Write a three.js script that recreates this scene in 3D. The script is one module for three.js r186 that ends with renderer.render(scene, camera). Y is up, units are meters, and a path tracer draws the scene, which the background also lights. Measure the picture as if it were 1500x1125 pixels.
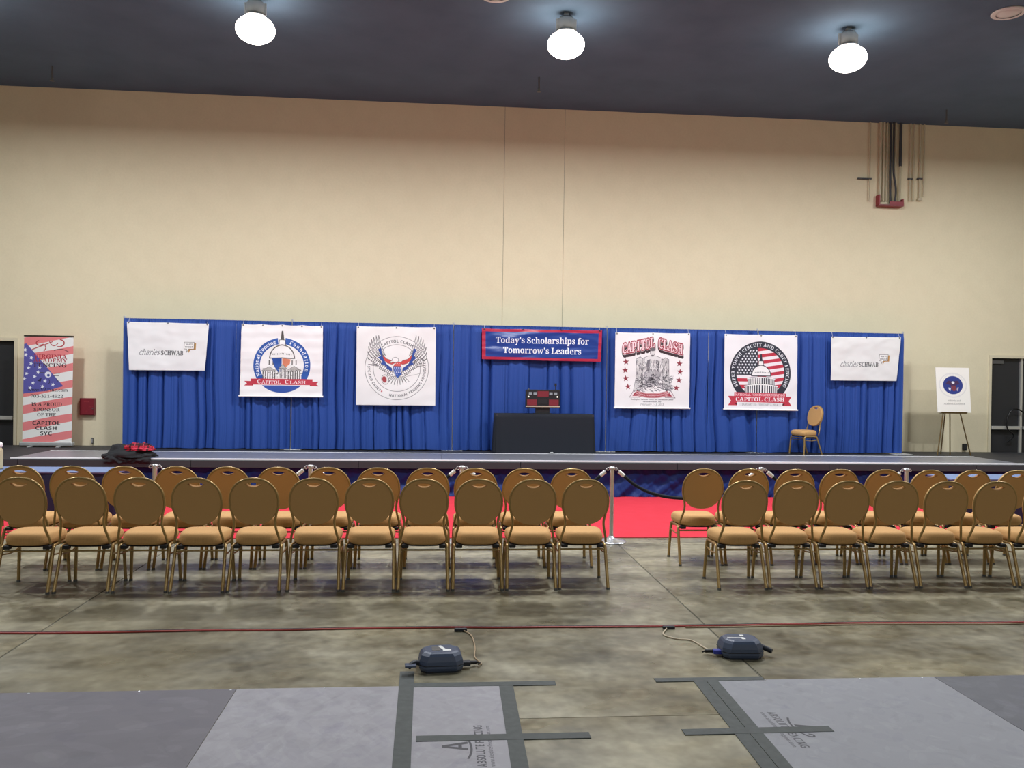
import * as THREE from 'three';
import { RoundedBoxGeometry } from 'three/addons/geometries/RoundedBoxGeometry.js';
import { mergeGeometries, mergeVertices } from 'three/addons/utils/BufferGeometryUtils.js';
import { RectAreaLightUniformsLib } from 'three/addons/lights/RectAreaLightUniformsLib.js';
import { createNoise2D, createNoise3D } from 'simplex-noise';

// ---------------------------------------------------------------- camera, light, exposure
const scene = new THREE.Scene();
scene.background = new THREE.Color(0x000000);
const camera = new THREE.PerspectiveCamera(2 * Math.atan(562.5 / 1257) * 180 / Math.PI, 1500 / 1125, 0.05, 100);
camera.position.set(0, 1.82, 0);
camera.rotation.order = 'YXZ';
camera.rotation.set(-0.42 * Math.PI / 180, -5.06 * Math.PI / 180, 0.84 * Math.PI / 180);
scene.add(camera);
const renderer = new THREE.WebGLRenderer({ antialias: true });
renderer.toneMapping = THREE.LinearToneMapping;
renderer.toneMappingExposure = 1.0;
renderer.shadowMap.enabled = true;
RectAreaLightUniformsLib.init();
const LAMP_NITS = 500, LAMP_COLOR = new THREE.Color().setRGB(0.94, 0.98, 1.04), BOWL_GLOW = 15;
const LAMPS = [                                   // high-bay lamps: the row in view, the next row over the chairs, and one far behind the photographer
  [-6.45, -11.43], [-2.40, -11.43], [1.67, -11.43], [5.60, -11.43], [9.68, -11.43],
  [-6.45, -7.95], [1.67, -7.95], [9.68, -7.95],
  [-4.4, 4.6], [1.67, 4.6], [7.7, 4.6],
];

// ---------------------------------------------------------------- helpers
let seed = 7;
const rnd = () => { seed = (seed * 1664525 + 1013904223) % 4294967296; return seed / 4294967296; };
const rr = (a, b) => a + (b - a) * rnd();
const n2 = createNoise2D(rnd), n3 = createNoise3D(rnd);
const V = (x, y, z) => new THREE.Vector3(x, y, z);
const used = {};
function numbered(name) { const k = used[name] = (used[name] ?? -1) + 1; return k ? `${name}_${String(k).padStart(3, '0')}` : name; }
function tag(o, label, category, group, kind) {
  o.userData.label = label; o.userData.category = category;
  if (group) o.userData.group = group;
  if (kind) o.userData.kind = kind;
  return o;
}
function thing(name, label, category, pos = [0, 0, 0], turn = 0, group) {
  const o = new THREE.Group(); o.name = numbered(name); o.position.set(...pos); o.rotation.y = turn;
  scene.add(o); return tag(o, label, category, group);
}
function mesh(name, geo, mat, parent) {
  const m = new THREE.Mesh(geo, mat); m.name = parent ? name : numbered(name); m.castShadow = m.receiveShadow = true;
  (parent || scene).add(m); return m;
}
function struct(name, geo, mat, label) {
  const m = geo ? mesh(name, geo, mat) : new THREE.Group();
  if (!geo) { m.name = name; scene.add(m); }
  m.userData.kind = 'structure'; if (label) m.userData.label = label;
  return m;
}
const box = (w, h, d, x = 0, y = 0, z = 0, r = 0) => {
  const g = r ? new RoundedBoxGeometry(w, h, d, 2, r) : new THREE.BoxGeometry(w, h, d);
  return g.translate(x, y, z);
};
const span = (x0, x1, y0, y1, z0, z1, r = 0) => box(x1 - x0, y1 - y0, z1 - z0, (x0 + x1) / 2, (y0 + y1) / 2, (z0 + z1) / 2, r);
const cyl = (r0, r1, h, x, y, z, seg = 16) => new THREE.CylinderGeometry(r0, r1, h, seg).translate(x, y, z);
function rod(a, b, r, seg = 10, r2 = r) {
  const d = b.clone().sub(a), g = new THREE.CylinderGeometry(r2, r, d.length(), seg);
  g.applyQuaternion(new THREE.Quaternion().setFromUnitVectors(V(0, 1, 0), d.clone().normalize()));
  return g.translate((a.x + b.x) / 2, (a.y + b.y) / 2, (a.z + b.z) / 2);
}
const tube = (pts, r, n = 24, seg = 8, closed = false, tension = 0.5) => new THREE.TubeGeometry(new THREE.CatmullRomCurve3(pts, closed, 'catmullrom', tension), n, r, seg, closed);
const lathe = (pts, seg = 32) => new THREE.LatheGeometry(pts.map(p => new THREE.Vector2(...p)), seg);
const plain = g => { const o = g.index ? g.toNonIndexed() : g; if (!o.attributes.uv) o.setAttribute('uv', new THREE.BufferAttribute(new Float32Array(o.attributes.position.count * 2), 2)); return o; };
const merge = list => mergeGeometries(list.map(plain));
const std = (color, roughness = 0.8, metalness = 0, extra = {}) => new THREE.MeshStandardMaterial({ color, roughness, metalness, ...extra });
function canvasTex(w, h, draw) {
  const c = document.createElement('canvas'); c.width = w; c.height = h;
  const g = c.getContext('2d'); draw(g, w, h);
  const t = new THREE.CanvasTexture(c); t.colorSpace = THREE.SRGBColorSpace; t.anisotropy = 8; return t;
}
function dataTex(n, fn, srgb) {                   // fn(x, y) in 0..1 -> [r, g, b] 0..255
  const d = new Uint8Array(n * n * 4);
  for (let j = 0; j < n; j++) for (let i = 0; i < n; i++) { const c = fn(i / n, j / n), k = (j * n + i) * 4; d[k] = c[0]; d[k + 1] = c[1]; d[k + 2] = c[2]; d[k + 3] = 255; }
  const t = new THREE.DataTexture(d, n, n); t.magFilter = THREE.LinearFilter; t.minFilter = THREE.LinearMipmapLinearFilter; t.generateMipmaps = true;
  t.wrapS = t.wrapT = THREE.RepeatWrapping; if (srgb) t.colorSpace = THREE.SRGBColorSpace; t.needsUpdate = true; return t;
}
// tiling noise from a torus walk through 3-D noise layers
function fbm(x, y, f, oct = 4) { let s = 0, a = 1, t = 0; for (let o = 0; o < oct; o++) { s += a * n2(x * f + o * 17.3, y * f - o * 9.1); t += a; a *= 0.5; f *= 2.1; } return s / t; }
const tileFbm = (x, y, f, oct, ox = 0, oy = 0, sy = 1) => {
  const wx = Math.max(0, (x - 0.8) / 0.2), wy = Math.max(0, (y - 0.8) / 0.2), q = (i, j) => fbm(x - i + ox, (y - j) * sy + oy, f, oct);
  const a = q(0, 0), b = wx ? q(1, 0) : 0, c = wy ? q(0, 1) : 0, d = wx && wy ? q(1, 1) : 0;
  return (a * (1 - wx) + b * wx) * (1 - wy) + (c * (1 - wx) + d * wx) * wy; };
function worldUV(g, ax, ay, s, ox = 0, oy = 0) {  // uv in metres over s
  const p = g.attributes.position, u = new Float32Array(p.count * 2);
  for (let i = 0; i < p.count; i++) { u[2 * i] = (p.getComponent(i, ax) + ox) / s; u[2 * i + 1] = (p.getComponent(i, ay) + oy) / s; }
  g.setAttribute('uv', new THREE.BufferAttribute(u, 2)); return g;
}
// a closed sheet: point(u, v) -> [x, y, z]; front carries uv, back and rim carry one plain corner
function sheet(nx, ny, point, thick, backUV = [0.004, 0.004]) {
  const P = [], U = [], I = []; const row = nx + 1, N = row * (ny + 1);
  for (let s = 0; s < 2; s++) for (let j = 0; j <= ny; j++) for (let i = 0; i <= nx; i++) {
    const [x, y, z] = point(i / nx, j / ny); P.push(x, y, z - s * thick); U.push(...(s ? backUV : [i / nx, j / ny]));
  }
  for (let j = 0; j < ny; j++) for (let i = 0; i < nx; i++) {
    const a = j * row + i, b = a + 1, c = a + row, d = c + 1;
    I.push(a, b, d, a, d, c, a + N, d + N, b + N, a + N, c + N, d + N);
  }
  const rim = (a, b) => I.push(a, a + N, b + N, a, b + N, b);
  for (let i = 0; i < nx; i++) { rim(i, i + 1); rim(ny * row + i + 1, ny * row + i); }
  for (let j = 0; j < ny; j++) { rim((j + 1) * row, j * row); rim(j * row + nx, (j + 1) * row + nx); }
  const g = new THREE.BufferGeometry(); g.setAttribute('position', new THREE.Float32BufferAttribute(P, 3)); g.setAttribute('uv', new THREE.Float32BufferAttribute(U, 2)); g.setIndex(I);
  g.computeVertexNormals(); return g;
}
// cushion: outline(angle) -> [x, z]; puffed top and bottom
function pillow(outline, y0, top, bottom, power = 5, seg = 48, rings = 9) {
  const P = [], U = [], I = [];
  for (let s = 0; s < 2; s++) for (let k = 0; k <= rings; k++) { const r = Math.sin(k / rings * Math.PI / 2); for (let i = 0; i < seg; i++) {
    const [x, z] = outline(i / seg * 2 * Math.PI), q = Math.pow(Math.max(0, 1 - Math.pow(r, power)), 0.5); P.push(x * r, y0 + (s ? -bottom : top) * q, z * r); U.push(x * r, z * r); } }
  const id = (s, k, i) => (s * (rings + 1) + k) * seg + (i % seg);
  for (let s = 0; s < 2; s++) for (let k = 0; k < rings; k++) for (let i = 0; i < seg; i++) {
    const a = id(s, k, i), b = id(s, k, i + 1), c = id(s, k + 1, i), d = id(s, k + 1, i + 1);
    if (s) I.push(a, c, b, b, c, d); else I.push(a, b, c, b, d, c);
  }
  let g = new THREE.BufferGeometry(); g.setAttribute('position', new THREE.Float32BufferAttribute(P, 3)); g.setAttribute('uv', new THREE.Float32BufferAttribute(U, 2)); g.setIndex(I);
  g.computeVertexNormals(); return g;
}
const superellipse = (a, b, e) => t => { const c = Math.cos(t), s = Math.sin(t); return [a * Math.sign(c) * Math.pow(Math.abs(c), 2 / e), b * Math.sign(s) * Math.pow(Math.abs(s), 2 / e)]; };
const ORD = ['', 'first', 'second', 'third', 'fourth', 'fifth', 'sixth', 'seventh', 'eighth', 'ninth', 'tenth', 'eleventh', 'twelfth', 'thirteenth', 'fourteenth', 'fifteenth'];

// ---------------------------------------------------------------- shared textures and materials
const concreteTex = dataTex(1024, (x, y) => {
  const a = tileFbm(x, y, 5, 6), b = tileFbm(x, y, 7, 4, 3.3, 1.7, 2.2), c = tileFbm(x, y, 60, 3, 9, 4), d = tileFbm(x, y, 2.2, 3, 5.5, 8.8);
  let v = 0.5 + 0.48 * a + 0.42 * b + 0.26 * c; const w = 0.5 + 0.5 * d;
  v = Math.min(1, Math.max(0, v));
  const st = Math.max(0, tileFbm(x, y, 16, 4, 21, 3) - 0.25) * 60; return [88 + 80 * v + 6 * w - st, 84 + 78 * v + 3 * w - st, 69 + 71 * v - 5 * w - st];
}, true);
const concreteRough = dataTex(512, (x, y) => { const v = 86 + 34 * tileFbm(x, y, 7, 4) + 22 * tileFbm(x, y, 15, 2, 4, 0, 2); return [v, v, v]; });
const M = {
  concrete: std(0xffffff, 1, 0, { map: concreteTex, roughnessMap: concreteRough }),
  joint: std(0x6b675b, 0.95),
  wall: std(0xffffff, 0.9, 0, { map: dataTex(512, (x, y) => { const v = 3 * tileFbm(x, y, 6, 4) + 2.5 * tileFbm(x, y, 60, 2, 4); return [228 + v, 217 + v, 184 + v]; }, true) }),
  ceiling: std(0xffffff, 0.95, 0, { map: dataTex(256, (x, y) => { const v = 7 * tileFbm(x, y, 5, 4); return [84 + v, 106 + v, 128 + v]; }, true) }),
  sealant: std(0x6f6858, 0.9), trim: std(0xd8ceb0, 0.6), door: std(0x2a2b2d, 0.45), bar: std(0xd9d8d2, 0.35, 0.6), plate: std(0x6d6e6e, 0.4, 0.6), blackHose: std(0x0e0e10, 0.4),
  deck: std(0xffffff, 0.62, 0, { map: dataTex(256, (x, y) => { const v = 10 * tileFbm(x, y, 12, 4); return [48 + v, 48 + v, 50 + v]; }, true) }),
  fascia: std(0x343a3c, 0.8),
  steel: std(0x55565a, 0.4, 0.8),
  satin: new THREE.MeshPhysicalMaterial({ color: 0x162c66, roughness: 0.5, specularIntensity: 0.4 }),
  piste: std(0xffffff, 0.36, 0.55, { map: dataTex(256, (x, y) => { const v = 8 * tileFbm(x, y, 6, 4); return [156 + v, 157 + v, 165 + v]; }, true) }),
  pisteEdge: std(0xf2f2f2, 0.4, 0.0),
  drape: new THREE.MeshPhysicalMaterial({ color: 0x1f4694, roughness: 0.7, sheen: 0.4, sheenRoughness: 0.5, sheenColor: new THREE.Color(0x3a62bc) }),
  alu: std(0xd6d7d8, 0.35, 0.6), aluDull: std(0xb9bab8, 0.5, 0.5),
  whiteVinyl: std(0xf1eeea, 0.5), grommet: std(0x4a463c, 0.4, 0.7),
  navyCloth: std(0x1a2236, 0.85), navyCloth2: std(0x1b2748, 0.7), paleTop: std(0x6c7fa5, 0.5),
  chrome: std(0xd4d5d8, 0.3, 0.85), chromeCap: std(0xf0eee8, 0.3, 0.35), rope: std(0x10141f, 0.85),
  carpet: std(0xffffff, 0.95, 0, { map: dataTex(512, (x, y) => { const v = 12 * tileFbm(x, y, 90, 2) + 5 * tileFbm(x, y, 4, 3, 7); return [206 + v * 0.6, 40 + v, 58 + v]; }, true) }),
  fabric: std(0xffffff, 0.9, 0, { map: dataTex(256, (x, y) => { const v = 14 * Math.sin(x * 402) * Math.sin(y * 402) + 10 * tileFbm(x, y, 40, 2); return [195 + v, 152 + v * 0.8, 97 + v * 0.6]; }, true) }),
  gold: std(0xa88b57, 0.34, 0.5), black: std(0x151517, 0.6), blackCloth: std(0x1f2022, 0.9),
  redCable: std(0xa8443c, 0.5), blackCable: std(0x1d1c1c, 0.5), tanCable: std(0xa58d6e, 0.6), beige: std(0xcdbf98, 0.5),
  reel: std(0x434e63, 0.42), reelDark: std(0x1c2029, 0.5), whiteTape: std(0xe4e3de, 0.6), blueTape: std(0x2f3a9a, 0.5),
  tape: std(0xffffff, 0.7, 0, { map: dataTex(128, (x, y) => { const v = 9 * tileFbm(x, y, 10, 3); return [74 + v, 78 + v, 75 + v]; }, true) }),
  redBox: std(0x7c1f2b, 0.45), redTray: std(0x8e2f36, 0.5), conduit: std(0xc4ba9d, 0.6), darkConduit: std(0x3a3c40, 0.6),
  lampHousing: std(0xbfbfbd, 0.4, 0.6), frosted: std(0xd7d8d6, 0.35),
  brass: std(0x6e5a36, 0.35, 0.7),
};
M.fabric.map.repeat.set(3, 3);

// ================================================================ THE SETTING
const WZ = -15.5, CEIL = 6.71, XL = -15, XR = 17, ZB = 22, STAGE = 0.535;
// concrete floor: slabs with open joints
{
  const floor = struct('floor', null, null, 'stained polished concrete floor with saw-cut joints');
  mesh('slab_base', span(XL, XR, -0.25, -0.005, WZ, ZB), M.joint, floor);
  const xs = [XL, -12.215, -7.47, -2.725, 2.02, 6.765, 11.51, XR], zs = [WZ, -14.1, -9.36, -4.545, 0.2, 4.95, 9.7, 14.45, 19.2, ZB], g = 0.0075;
  for (let i = 0; i + 1 < xs.length; i++) for (let j = 0; j + 1 < zs.length; j++) {
    const gz0 = j ? 0.0035 : 0, s = span(xs[i] + g, xs[i + 1] - g, -0.005, 0, zs[j] + gz0, zs[j + 1] - 0.0035);
    worldUV(s, 0, 2, 8.7, i * 0.37, j * 0.81); mesh('slab', s, M.concrete, floor);
  }
}
// walls and ceiling
const DOORL = [-8.62, -7.19], DOORR = [10.49, 11.87], DOORTOP = 2.385;
{
  const wall = struct('wall_back', null, null, 'tall cream painted wall of joined panels');
  mesh('wall_backing', span(XL, XR, -0.2, CEIL + 0.3, WZ - 0.6, WZ - 0.28), M.trim, wall);
  const seams = [XL, -7.9 - 3.3, 1.176, 2.272, 13.9, XR];
  for (let i = 0; i + 1 < seams.length; i++) {
    const a = seams[i] + (i ? 0.003 : 0), b = seams[i + 1] - 0.003, sh = new THREE.Shape();
    sh.moveTo(a, 0);
    for (const [d0, d1] of [DOORL, DOORR]) if (d0 > a && d1 < b) { sh.lineTo(d0, 0); sh.lineTo(d0, DOORTOP); sh.lineTo(d1, DOORTOP); sh.lineTo(d1, 0); }
    sh.lineTo(b, 0); sh.lineTo(b, CEIL); sh.lineTo(a, CEIL); sh.closePath();
    const g = new THREE.ExtrudeGeometry(sh, { depth: 0.28, bevelEnabled: false }); g.translate(0, 0, WZ - 0.28); worldUV(g, 0, 1, 3.1);
    mesh('wall_panel', g, M.wall, wall);
    if (i) mesh('seam_filler', span(seams[i] - 0.0029, seams[i] + 0.0029, 0, CEIL, WZ - 0.1, WZ - 0.006), M.sealant, wall);
  }
  struct('wall_left', worldUV(span(XL - 0.3, XL, -0.2, CEIL + 0.3, WZ - 0.6, ZB + 0.3), 2, 1, 3.1), M.wall, 'cream side wall beyond the banner stand');
  struct('wall_right', worldUV(span(XR, XR + 0.3, -0.2, CEIL + 0.3, WZ - 0.6, ZB + 0.3), 2, 1, 3.1), M.wall, 'cream side wall beyond the easel');
  struct('wall_front', worldUV(span(XL, XR, -0.2, CEIL + 0.3, ZB, ZB + 0.3), 0, 1, 3.1), M.wall, 'cream wall opposite the stage');
  struct('ceiling', worldUV(span(XL, XR, CEIL, CEIL + 0.3, WZ, ZB), 0, 2, 6.3), M.ceiling, 'dark blue-grey painted ceiling');
}
// double doors in the back wall
function door(name, [x0, x1], label, loopSide) {
  const d = struct(name, null, null, label), z = WZ - 0.06, mid = (x0 + x1) / 2;
  const fr = merge([span(x0, x0 + 0.055, 0, DOORTOP, z - 0.1, WZ + 0.02), span(x1 - 0.055, x1, 0, DOORTOP, z - 0.1, WZ + 0.02), span(x0 + 0.055, x1 - 0.055, DOORTOP - 0.055, DOORTOP, z - 0.1, WZ + 0.02)]);
  mesh('door_frame', fr, M.trim, d);
  mesh('center_post', span(mid - 0.022, mid + 0.022, 0, DOORTOP - 0.056, z - 0.04, z + 0.035), M.bar, d);
  for (const [a, b] of [[x0 + 0.058, mid - 0.024], [mid + 0.024, x1 - 0.058]]) {
    const leaf = mesh('door_leaf', span(a, b, 0.008, DOORTOP - 0.06, z - 0.05, z, 0.004), M.door, d);
    mesh('push_bar', merge([span(a + 0.015, b - 0.015, 0.965, 1.035, z + 0.045, z + 0.085, 0.012), span(a + 0.02, a + 0.09, 0.975, 1.025, z, z + 0.05), span(b - 0.09, b - 0.02, 0.975, 1.025, z, z + 0.05)]), M.bar, leaf);
    mesh('closer_plate', span(a + 0.02, a + 0.27, DOORTOP - 0.165, DOORTOP - 0.1, z, z + 0.03, 0.004), M.plate, leaf);
  }
  const s = loopSide, cx = mid - s * 0.03;
  mesh('cable_loop', tube([V(cx - s * 0.26, 0.72, z + 0.05), V(cx - s * 0.17, 0.86, z + 0.12), V(cx - s * 0.3, 0.99, z + 0.12), V(cx - s * 0.3, 1.2, z + 0.12), V(cx - s * 0.18, 1.36, z + 0.11), V(cx, 1.32, z + 0.1), V(cx + s * 0.2, 1.1, z + 0.11), V(cx + s * 0.2, 0.95, z + 0.12), V(cx + s * 0.1, 0.8, z + 0.06)], 0.013, 60, 8), M.blackHose, d);
}
door('door_1', DOORL, 'black double exit door with white push bars beside the roll-up banner', -1);
door('door_2', DOORR, 'black double exit door with white push bars beside the easel', 1);

// ================================================================ STAGE
const SF = -12.99;
{
  const st = thing('stage', 'long low black stage platform against the cream wall', 'stage', [0, 0, 0]);
  for (let i = 0; i < 10; i++) {
    const a = -10.9 + i * 2.44, g = span(a + 0.003, a + 2.437, STAGE - 0.1, STAGE, WZ + 0.03, SF - 0.012, 0.004); worldUV(g, 0, 2, 2.2, i * 0.7);
    mesh('deck_panel', g, M.deck, st);
    mesh('fascia', span(a + 0.003, a + 2.437, STAGE - 0.105, STAGE - 0.004, SF - 0.012, SF, 0.003), M.fascia, st);
    for (const z of [SF - 0.35, WZ + 0.3]) mesh('leg', merge([cyl(0.024, 0.024, STAGE - 0.1, a + 0.2, (STAGE - 0.1) / 2, z, 10), cyl(0.024, 0.024, STAGE - 0.1, a + 2.2, (STAGE - 0.1) / 2, z, 10)]), M.steel, st);
  }
  // wrinkled satin skirt
  const x0 = -10.9, x1 = 13.5, nx = 1100, ny = 16;
  const sk = sheet(nx, ny, (u, v) => {
    const x = x0 + (x1 - x0) * u, h = 1 - v, y = 0.012 + v * (STAGE - 0.118);
    const dia = n2(x * 3.1 + h * 1.3, h * 0.8) * 0.03 * (0.3 + h) + n2(x * 9 - h * 2.2, 4 + h * 1.2) * 0.016 + Math.abs(n2(x * 5.3 + h * 2.5, 9)) * 0.022 * h;
    return [x, y, SF - 0.075 + dia * 0.9 + 0.05 * h * h];
  }, 0.004);
  tag(mesh('stage_skirt', sk, M.satin), 'wrinkled navy satin skirt hanging along the stage front', 'skirt');
  // grey metal fencing strip on the deck
  const p = thing('fencing_strip', 'long grey metallic fencing strip lying on the black stage', 'fencing strip', [0, STAGE, 0]);
  const px0 = -6.14, px1 = 9.46, n = 10;
  for (let i = 0; i < n; i++) { const a = px0 + (px1 - px0) * i / n, b = px0 + (px1 - px0) * (i + 1) / n; const g = span(a + 0.0015, b - 0.0015, 0, 0.012, -14.32, -13.06); worldUV(g, 0, 2, 1.9, i * 0.6); mesh('strip_segment', g, M.piste, p); }
  mesh('edge_rail', span(px0, px1, 0, 0.024, -13.065, -13.03, 0.004), M.pisteEdge, p);
  mesh('edge_rail', span(px0, px1, 0, 0.015, -14.35, -14.32, 0.004), M.pisteEdge, p);
}

// ================================================================ BACKDROP: pipe and drape
const DZ = -14.92, POLES = [-5.224, -2.455, 0.292, 2.985, 5.72, 8.446], DTOP = 2.725;
POLES.forEach((x, i) => {
  const t = thing('drape_upright', i === 0 ? 'slim aluminium upright at the roll-up banner end of the backdrop' : i === 5 ? 'slim aluminium upright at the easel end of the backdrop' : `slim aluminium upright of the blue backdrop, ${ORD[i + 1]} from roll-up banner`, 'upright', [x, STAGE, DZ - 0.015], 0, 'backdrop uprights');
  mesh('pole', cyl(0.019, 0.019, DTOP - STAGE + 0.03, 0, (DTOP - STAGE + 0.03) / 2 + 0.006, 0, 14), M.alu, t);
  mesh('base_plate', box(0.36, 0.008, 0.3, i === 5 ? -0.05 : 0, 0.004, i === 5 ? 0.03 : -0.1, 0.003), M.alu, t);
  if (i < 5) {
    const c = thing('drape_crossbar', `slim crossbar carrying the backdrop drapes between ${ORD[i + 1]} and ${ORD[i + 2]} uprights`, 'crossbar', [0, 0, 0], 0, 'backdrop crossbars');
    mesh('bar', new THREE.CylinderGeometry(0.013, 0.013, POLES[i + 1] - x - 0.042, 10).rotateZ(Math.PI / 2).translate((x + POLES[i + 1]) / 2, DTOP - 0.02, DZ - 0.015), M.alu, c);
  }
});
{
  let k = 0;
  for (let b = 0; b < 5; b++) for (let j = 0; j < 3; j++) {
    k++;
    const a0 = POLES[b] + 0.008, a1 = POLES[b + 1] - 0.008, w = (a1 - a0) / 3, x0 = a0 + w * j, ph = rr(0, 90), q = rr(0.8, 1.25);
    const folds = (x, h) => {
      const d = 0.05 * n2(ph, h * 0.9);
      const u = (x - x0 + d * h) * q;
      const th = u * 13 + ph + 1.5 * n2(u * 2.6, ph), soft = Math.sin(th * 0.8 + 2), k = Math.floor(th / Math.PI), deep = 0.25 + 0.75 * Math.abs(Math.sin(k * 12.9898 + ph));
      const valley = Math.pow(1 - Math.abs(Math.sin(th)), 3.2) * deep, edge = Math.min(1, Math.min(x - x0, x0 + w - x) / 0.05);
      return 0.018 * soft + 0.022 * n2(u * 5.5 + ph, 3 + h * 0.25) + 0.006 * n2(u * 24, ph + h * 0.4) - 0.1 * valley * edge;
    };
    const g = sheet(110, 28, (u, v) => {
      const vv = 1 - Math.pow(1 - v, 1.8), x = x0 + w * u, h = 1 - vv, y = STAGE + 0.02 + 0.008 * n2(x * 1.4, 30) * h + vv * (DTOP - STAGE - 0.02);
      const gather = 0.011 * Math.sin(x * 200 + 2 * n2(x * 9, 1)), head = Math.min(1, Math.max(0, 1.5 - h / 0.026));
      const amp = 0.4 + 0.55 * Math.min(1, h * 2.2);
      const z = DZ + 0.04 + (1 - head) * folds(x, h) * amp + gather * Math.max(head, 0.35 * Math.max(0, 1 - h / 0.12)) - head * 0.022;
      return [x, y, z];
    }, 0.002);
    tag(mesh('blue_drape', g, M.drape), `pleated royal blue drape panel of the backdrop, ${ORD[k]} from the roll-up banner`, 'drape', 'blue drape panels of the backdrop');
  }
}

// ================================================================ PRINTED BANNERS
const serif = 'serif', sans = 'sans-serif';
function arcText(g, text, cx, cy, r, mid, font, color, o = {}) {      // mid: angle in degrees clockwise from the top
  g.font = font; g.fillStyle = color; g.textAlign = 'center'; g.textBaseline = 'middle';
  const sp = o.spacing || 0, ws = [...text].map(c => g.measureText(c).width + sp), tot = ws.reduce((a, b) => a + b, 0), dir = o.inside ? -1 : 1;
  let a = mid * Math.PI / 180 - dir * tot / r / 2;
  [...text].forEach((c, i) => {
    const m = a + dir * ws[i] / r / 2; g.save(); g.translate(cx + r * Math.sin(m), cy - r * Math.cos(m)); g.rotate(m + (o.inside ? Math.PI : 0));
    if (o.scaleY) g.scale(1, o.scaleY);
    if (o.stroke) { g.lineWidth = o.lw; g.strokeStyle = o.stroke; g.lineJoin = 'round'; g.strokeText(c, 0, 0); }
    if (!o.strokeOnly) g.fillText(c, 0, 0);
    g.restore(); a += dir * ws[i] / r;
  });
}
function star(g, x, y, r, color, rot = 0) {
  g.fillStyle = color; g.beginPath();
  for (let i = 0; i < 10; i++) { const a = rot + i * Math.PI / 5, q = i % 2 ? r * 0.42 : r; g[i ? 'lineTo' : 'moveTo'](x + q * Math.sin(a), y - q * Math.cos(a)); }
  g.closePath(); g.fill();
}
function poly(g, pts, fill, stroke, lw = 2) {
  g.beginPath(); pts.forEach((p, i) => g[i ? 'lineTo' : 'moveTo'](p[0], p[1])); g.closePath();
  if (fill) { g.fillStyle = fill; g.fill(); } if (stroke) { g.strokeStyle = stroke; g.lineWidth = lw; g.stroke(); }
}
function ring(g, cx, cy, r0, r1, color, a0 = 0, a1 = 7) { g.beginPath(); g.arc(cx, cy, (r0 + r1) / 2, a0, a1); g.lineWidth = r1 - r0; g.strokeStyle = color; g.stroke(); }
function textC(g, s, x, y, font, color, maxW) { g.font = font; g.fillStyle = color; g.textAlign = 'center'; g.textBaseline = 'middle'; if (maxW) { const w = g.measureText(s).width; g.save(); g.translate(x, y); g.scale(maxW / w, 1); g.fillText(s, 0, 0); g.restore(); } else g.fillText(s, x, y); }
function paper(g, w, h, c) { g.fillStyle = c; g.fillRect(0, 0, w, h); }
function dome(g, cx, base, s, ink, o = {}) {                       // a columned dome; s = unit
  const w = '#f3f1ee';
  poly(g, [[cx - s * 0.09, base - s * 3.05], [cx + s * 0.09, base - s * 3.05], [cx + s * 0.14, base - s * 2.75], [cx - s * 0.14, base - s * 2.75]], ink);
  poly(g, [[cx - 0.05 * s, base - 3.4 * s], [cx + 0.05 * s, base - 3.4 * s], [cx + 0.1 * s, base - 3 * s], [cx - 0.1 * s, base - 3 * s]], ink);
  poly(g, [[cx - s * 0.2, base - s * 2.78], [cx + s * 0.2, base - s * 2.78], [cx + s * 0.24, base - s * 2.3], [cx - s * 0.24, base - s * 2.3]], w, ink, s * 0.04);
  g.beginPath(); g.moveTo(cx - s * 0.86, base - s * 1.5); g.bezierCurveTo(cx - s * 0.8, base - s * 2.2, cx - s * 0.35, base - s * 2.4, cx, base - s * 2.42); g.bezierCurveTo(cx + s * 0.35, base - s * 2.4, cx + s * 0.8, base - s * 2.2, cx + s * 0.86, base - s * 1.5); g.closePath(); g.fillStyle = w; g.fill(); g.strokeStyle = ink; g.lineWidth = s * 0.07; g.stroke();
  g.fillStyle = ink; for (let i = -6; i <= 6; i++) { g.fillRect(cx + i * s * 0.105 - s * 0.018, base - s * 1.86 + Math.abs(i) * s * 0.006, s * 0.036, s * 0.1); }
  if (o.upperOnly) return;
  const drum = (hw, y0, y1, n, bow) => {
    g.fillStyle = ink; g.beginPath(); g.moveTo(cx - hw, y1 + bow); g.lineTo(cx - hw, y0 + bow); g.quadraticCurveTo(cx, y0 - bow, cx + hw, y0 + bow); g.lineTo(cx + hw, y1 + bow); g.closePath(); g.fill();
    g.fillStyle = w; for (let i = 0; i < n; i++) { const t = (i + 0.5) / n * Math.PI, x = cx - hw * Math.cos(t) * 0.97, ww = Math.max(hw * 0.02, hw * 0.085 * Math.sin(t)); g.fillRect(x - ww / 2, y0 + bow * (1 - 1.1 * Math.sin(t)) + s * 0.05, ww, y1 - y0 + bow * Math.sin(t)); }
    g.strokeStyle = w; g.lineWidth = s * 0.09; g.beginPath(); g.moveTo(cx - hw * 1.04, y0 + bow); g.quadraticCurveTo(cx, y0 - bow * 1.2, cx + hw * 1.04, y0 + bow); g.stroke();
    g.strokeStyle = ink; g.lineWidth = s * 0.025; g.beginPath(); g.moveTo(cx - hw * 1.05, y0 + bow - s * 0.06); g.quadraticCurveTo(cx, y0 - bow * 1.2 - s * 0.06, cx + hw * 1.05, y0 + bow - s * 0.06); g.stroke();
  };
  drum(s * 1.2, base - s * 1.36, base - s * 0.82, 19, s * 0.12);
  drum(s * 1.45, base - s * 0.74, base + s * 0.05, 19, s * 0.16);
}
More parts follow.
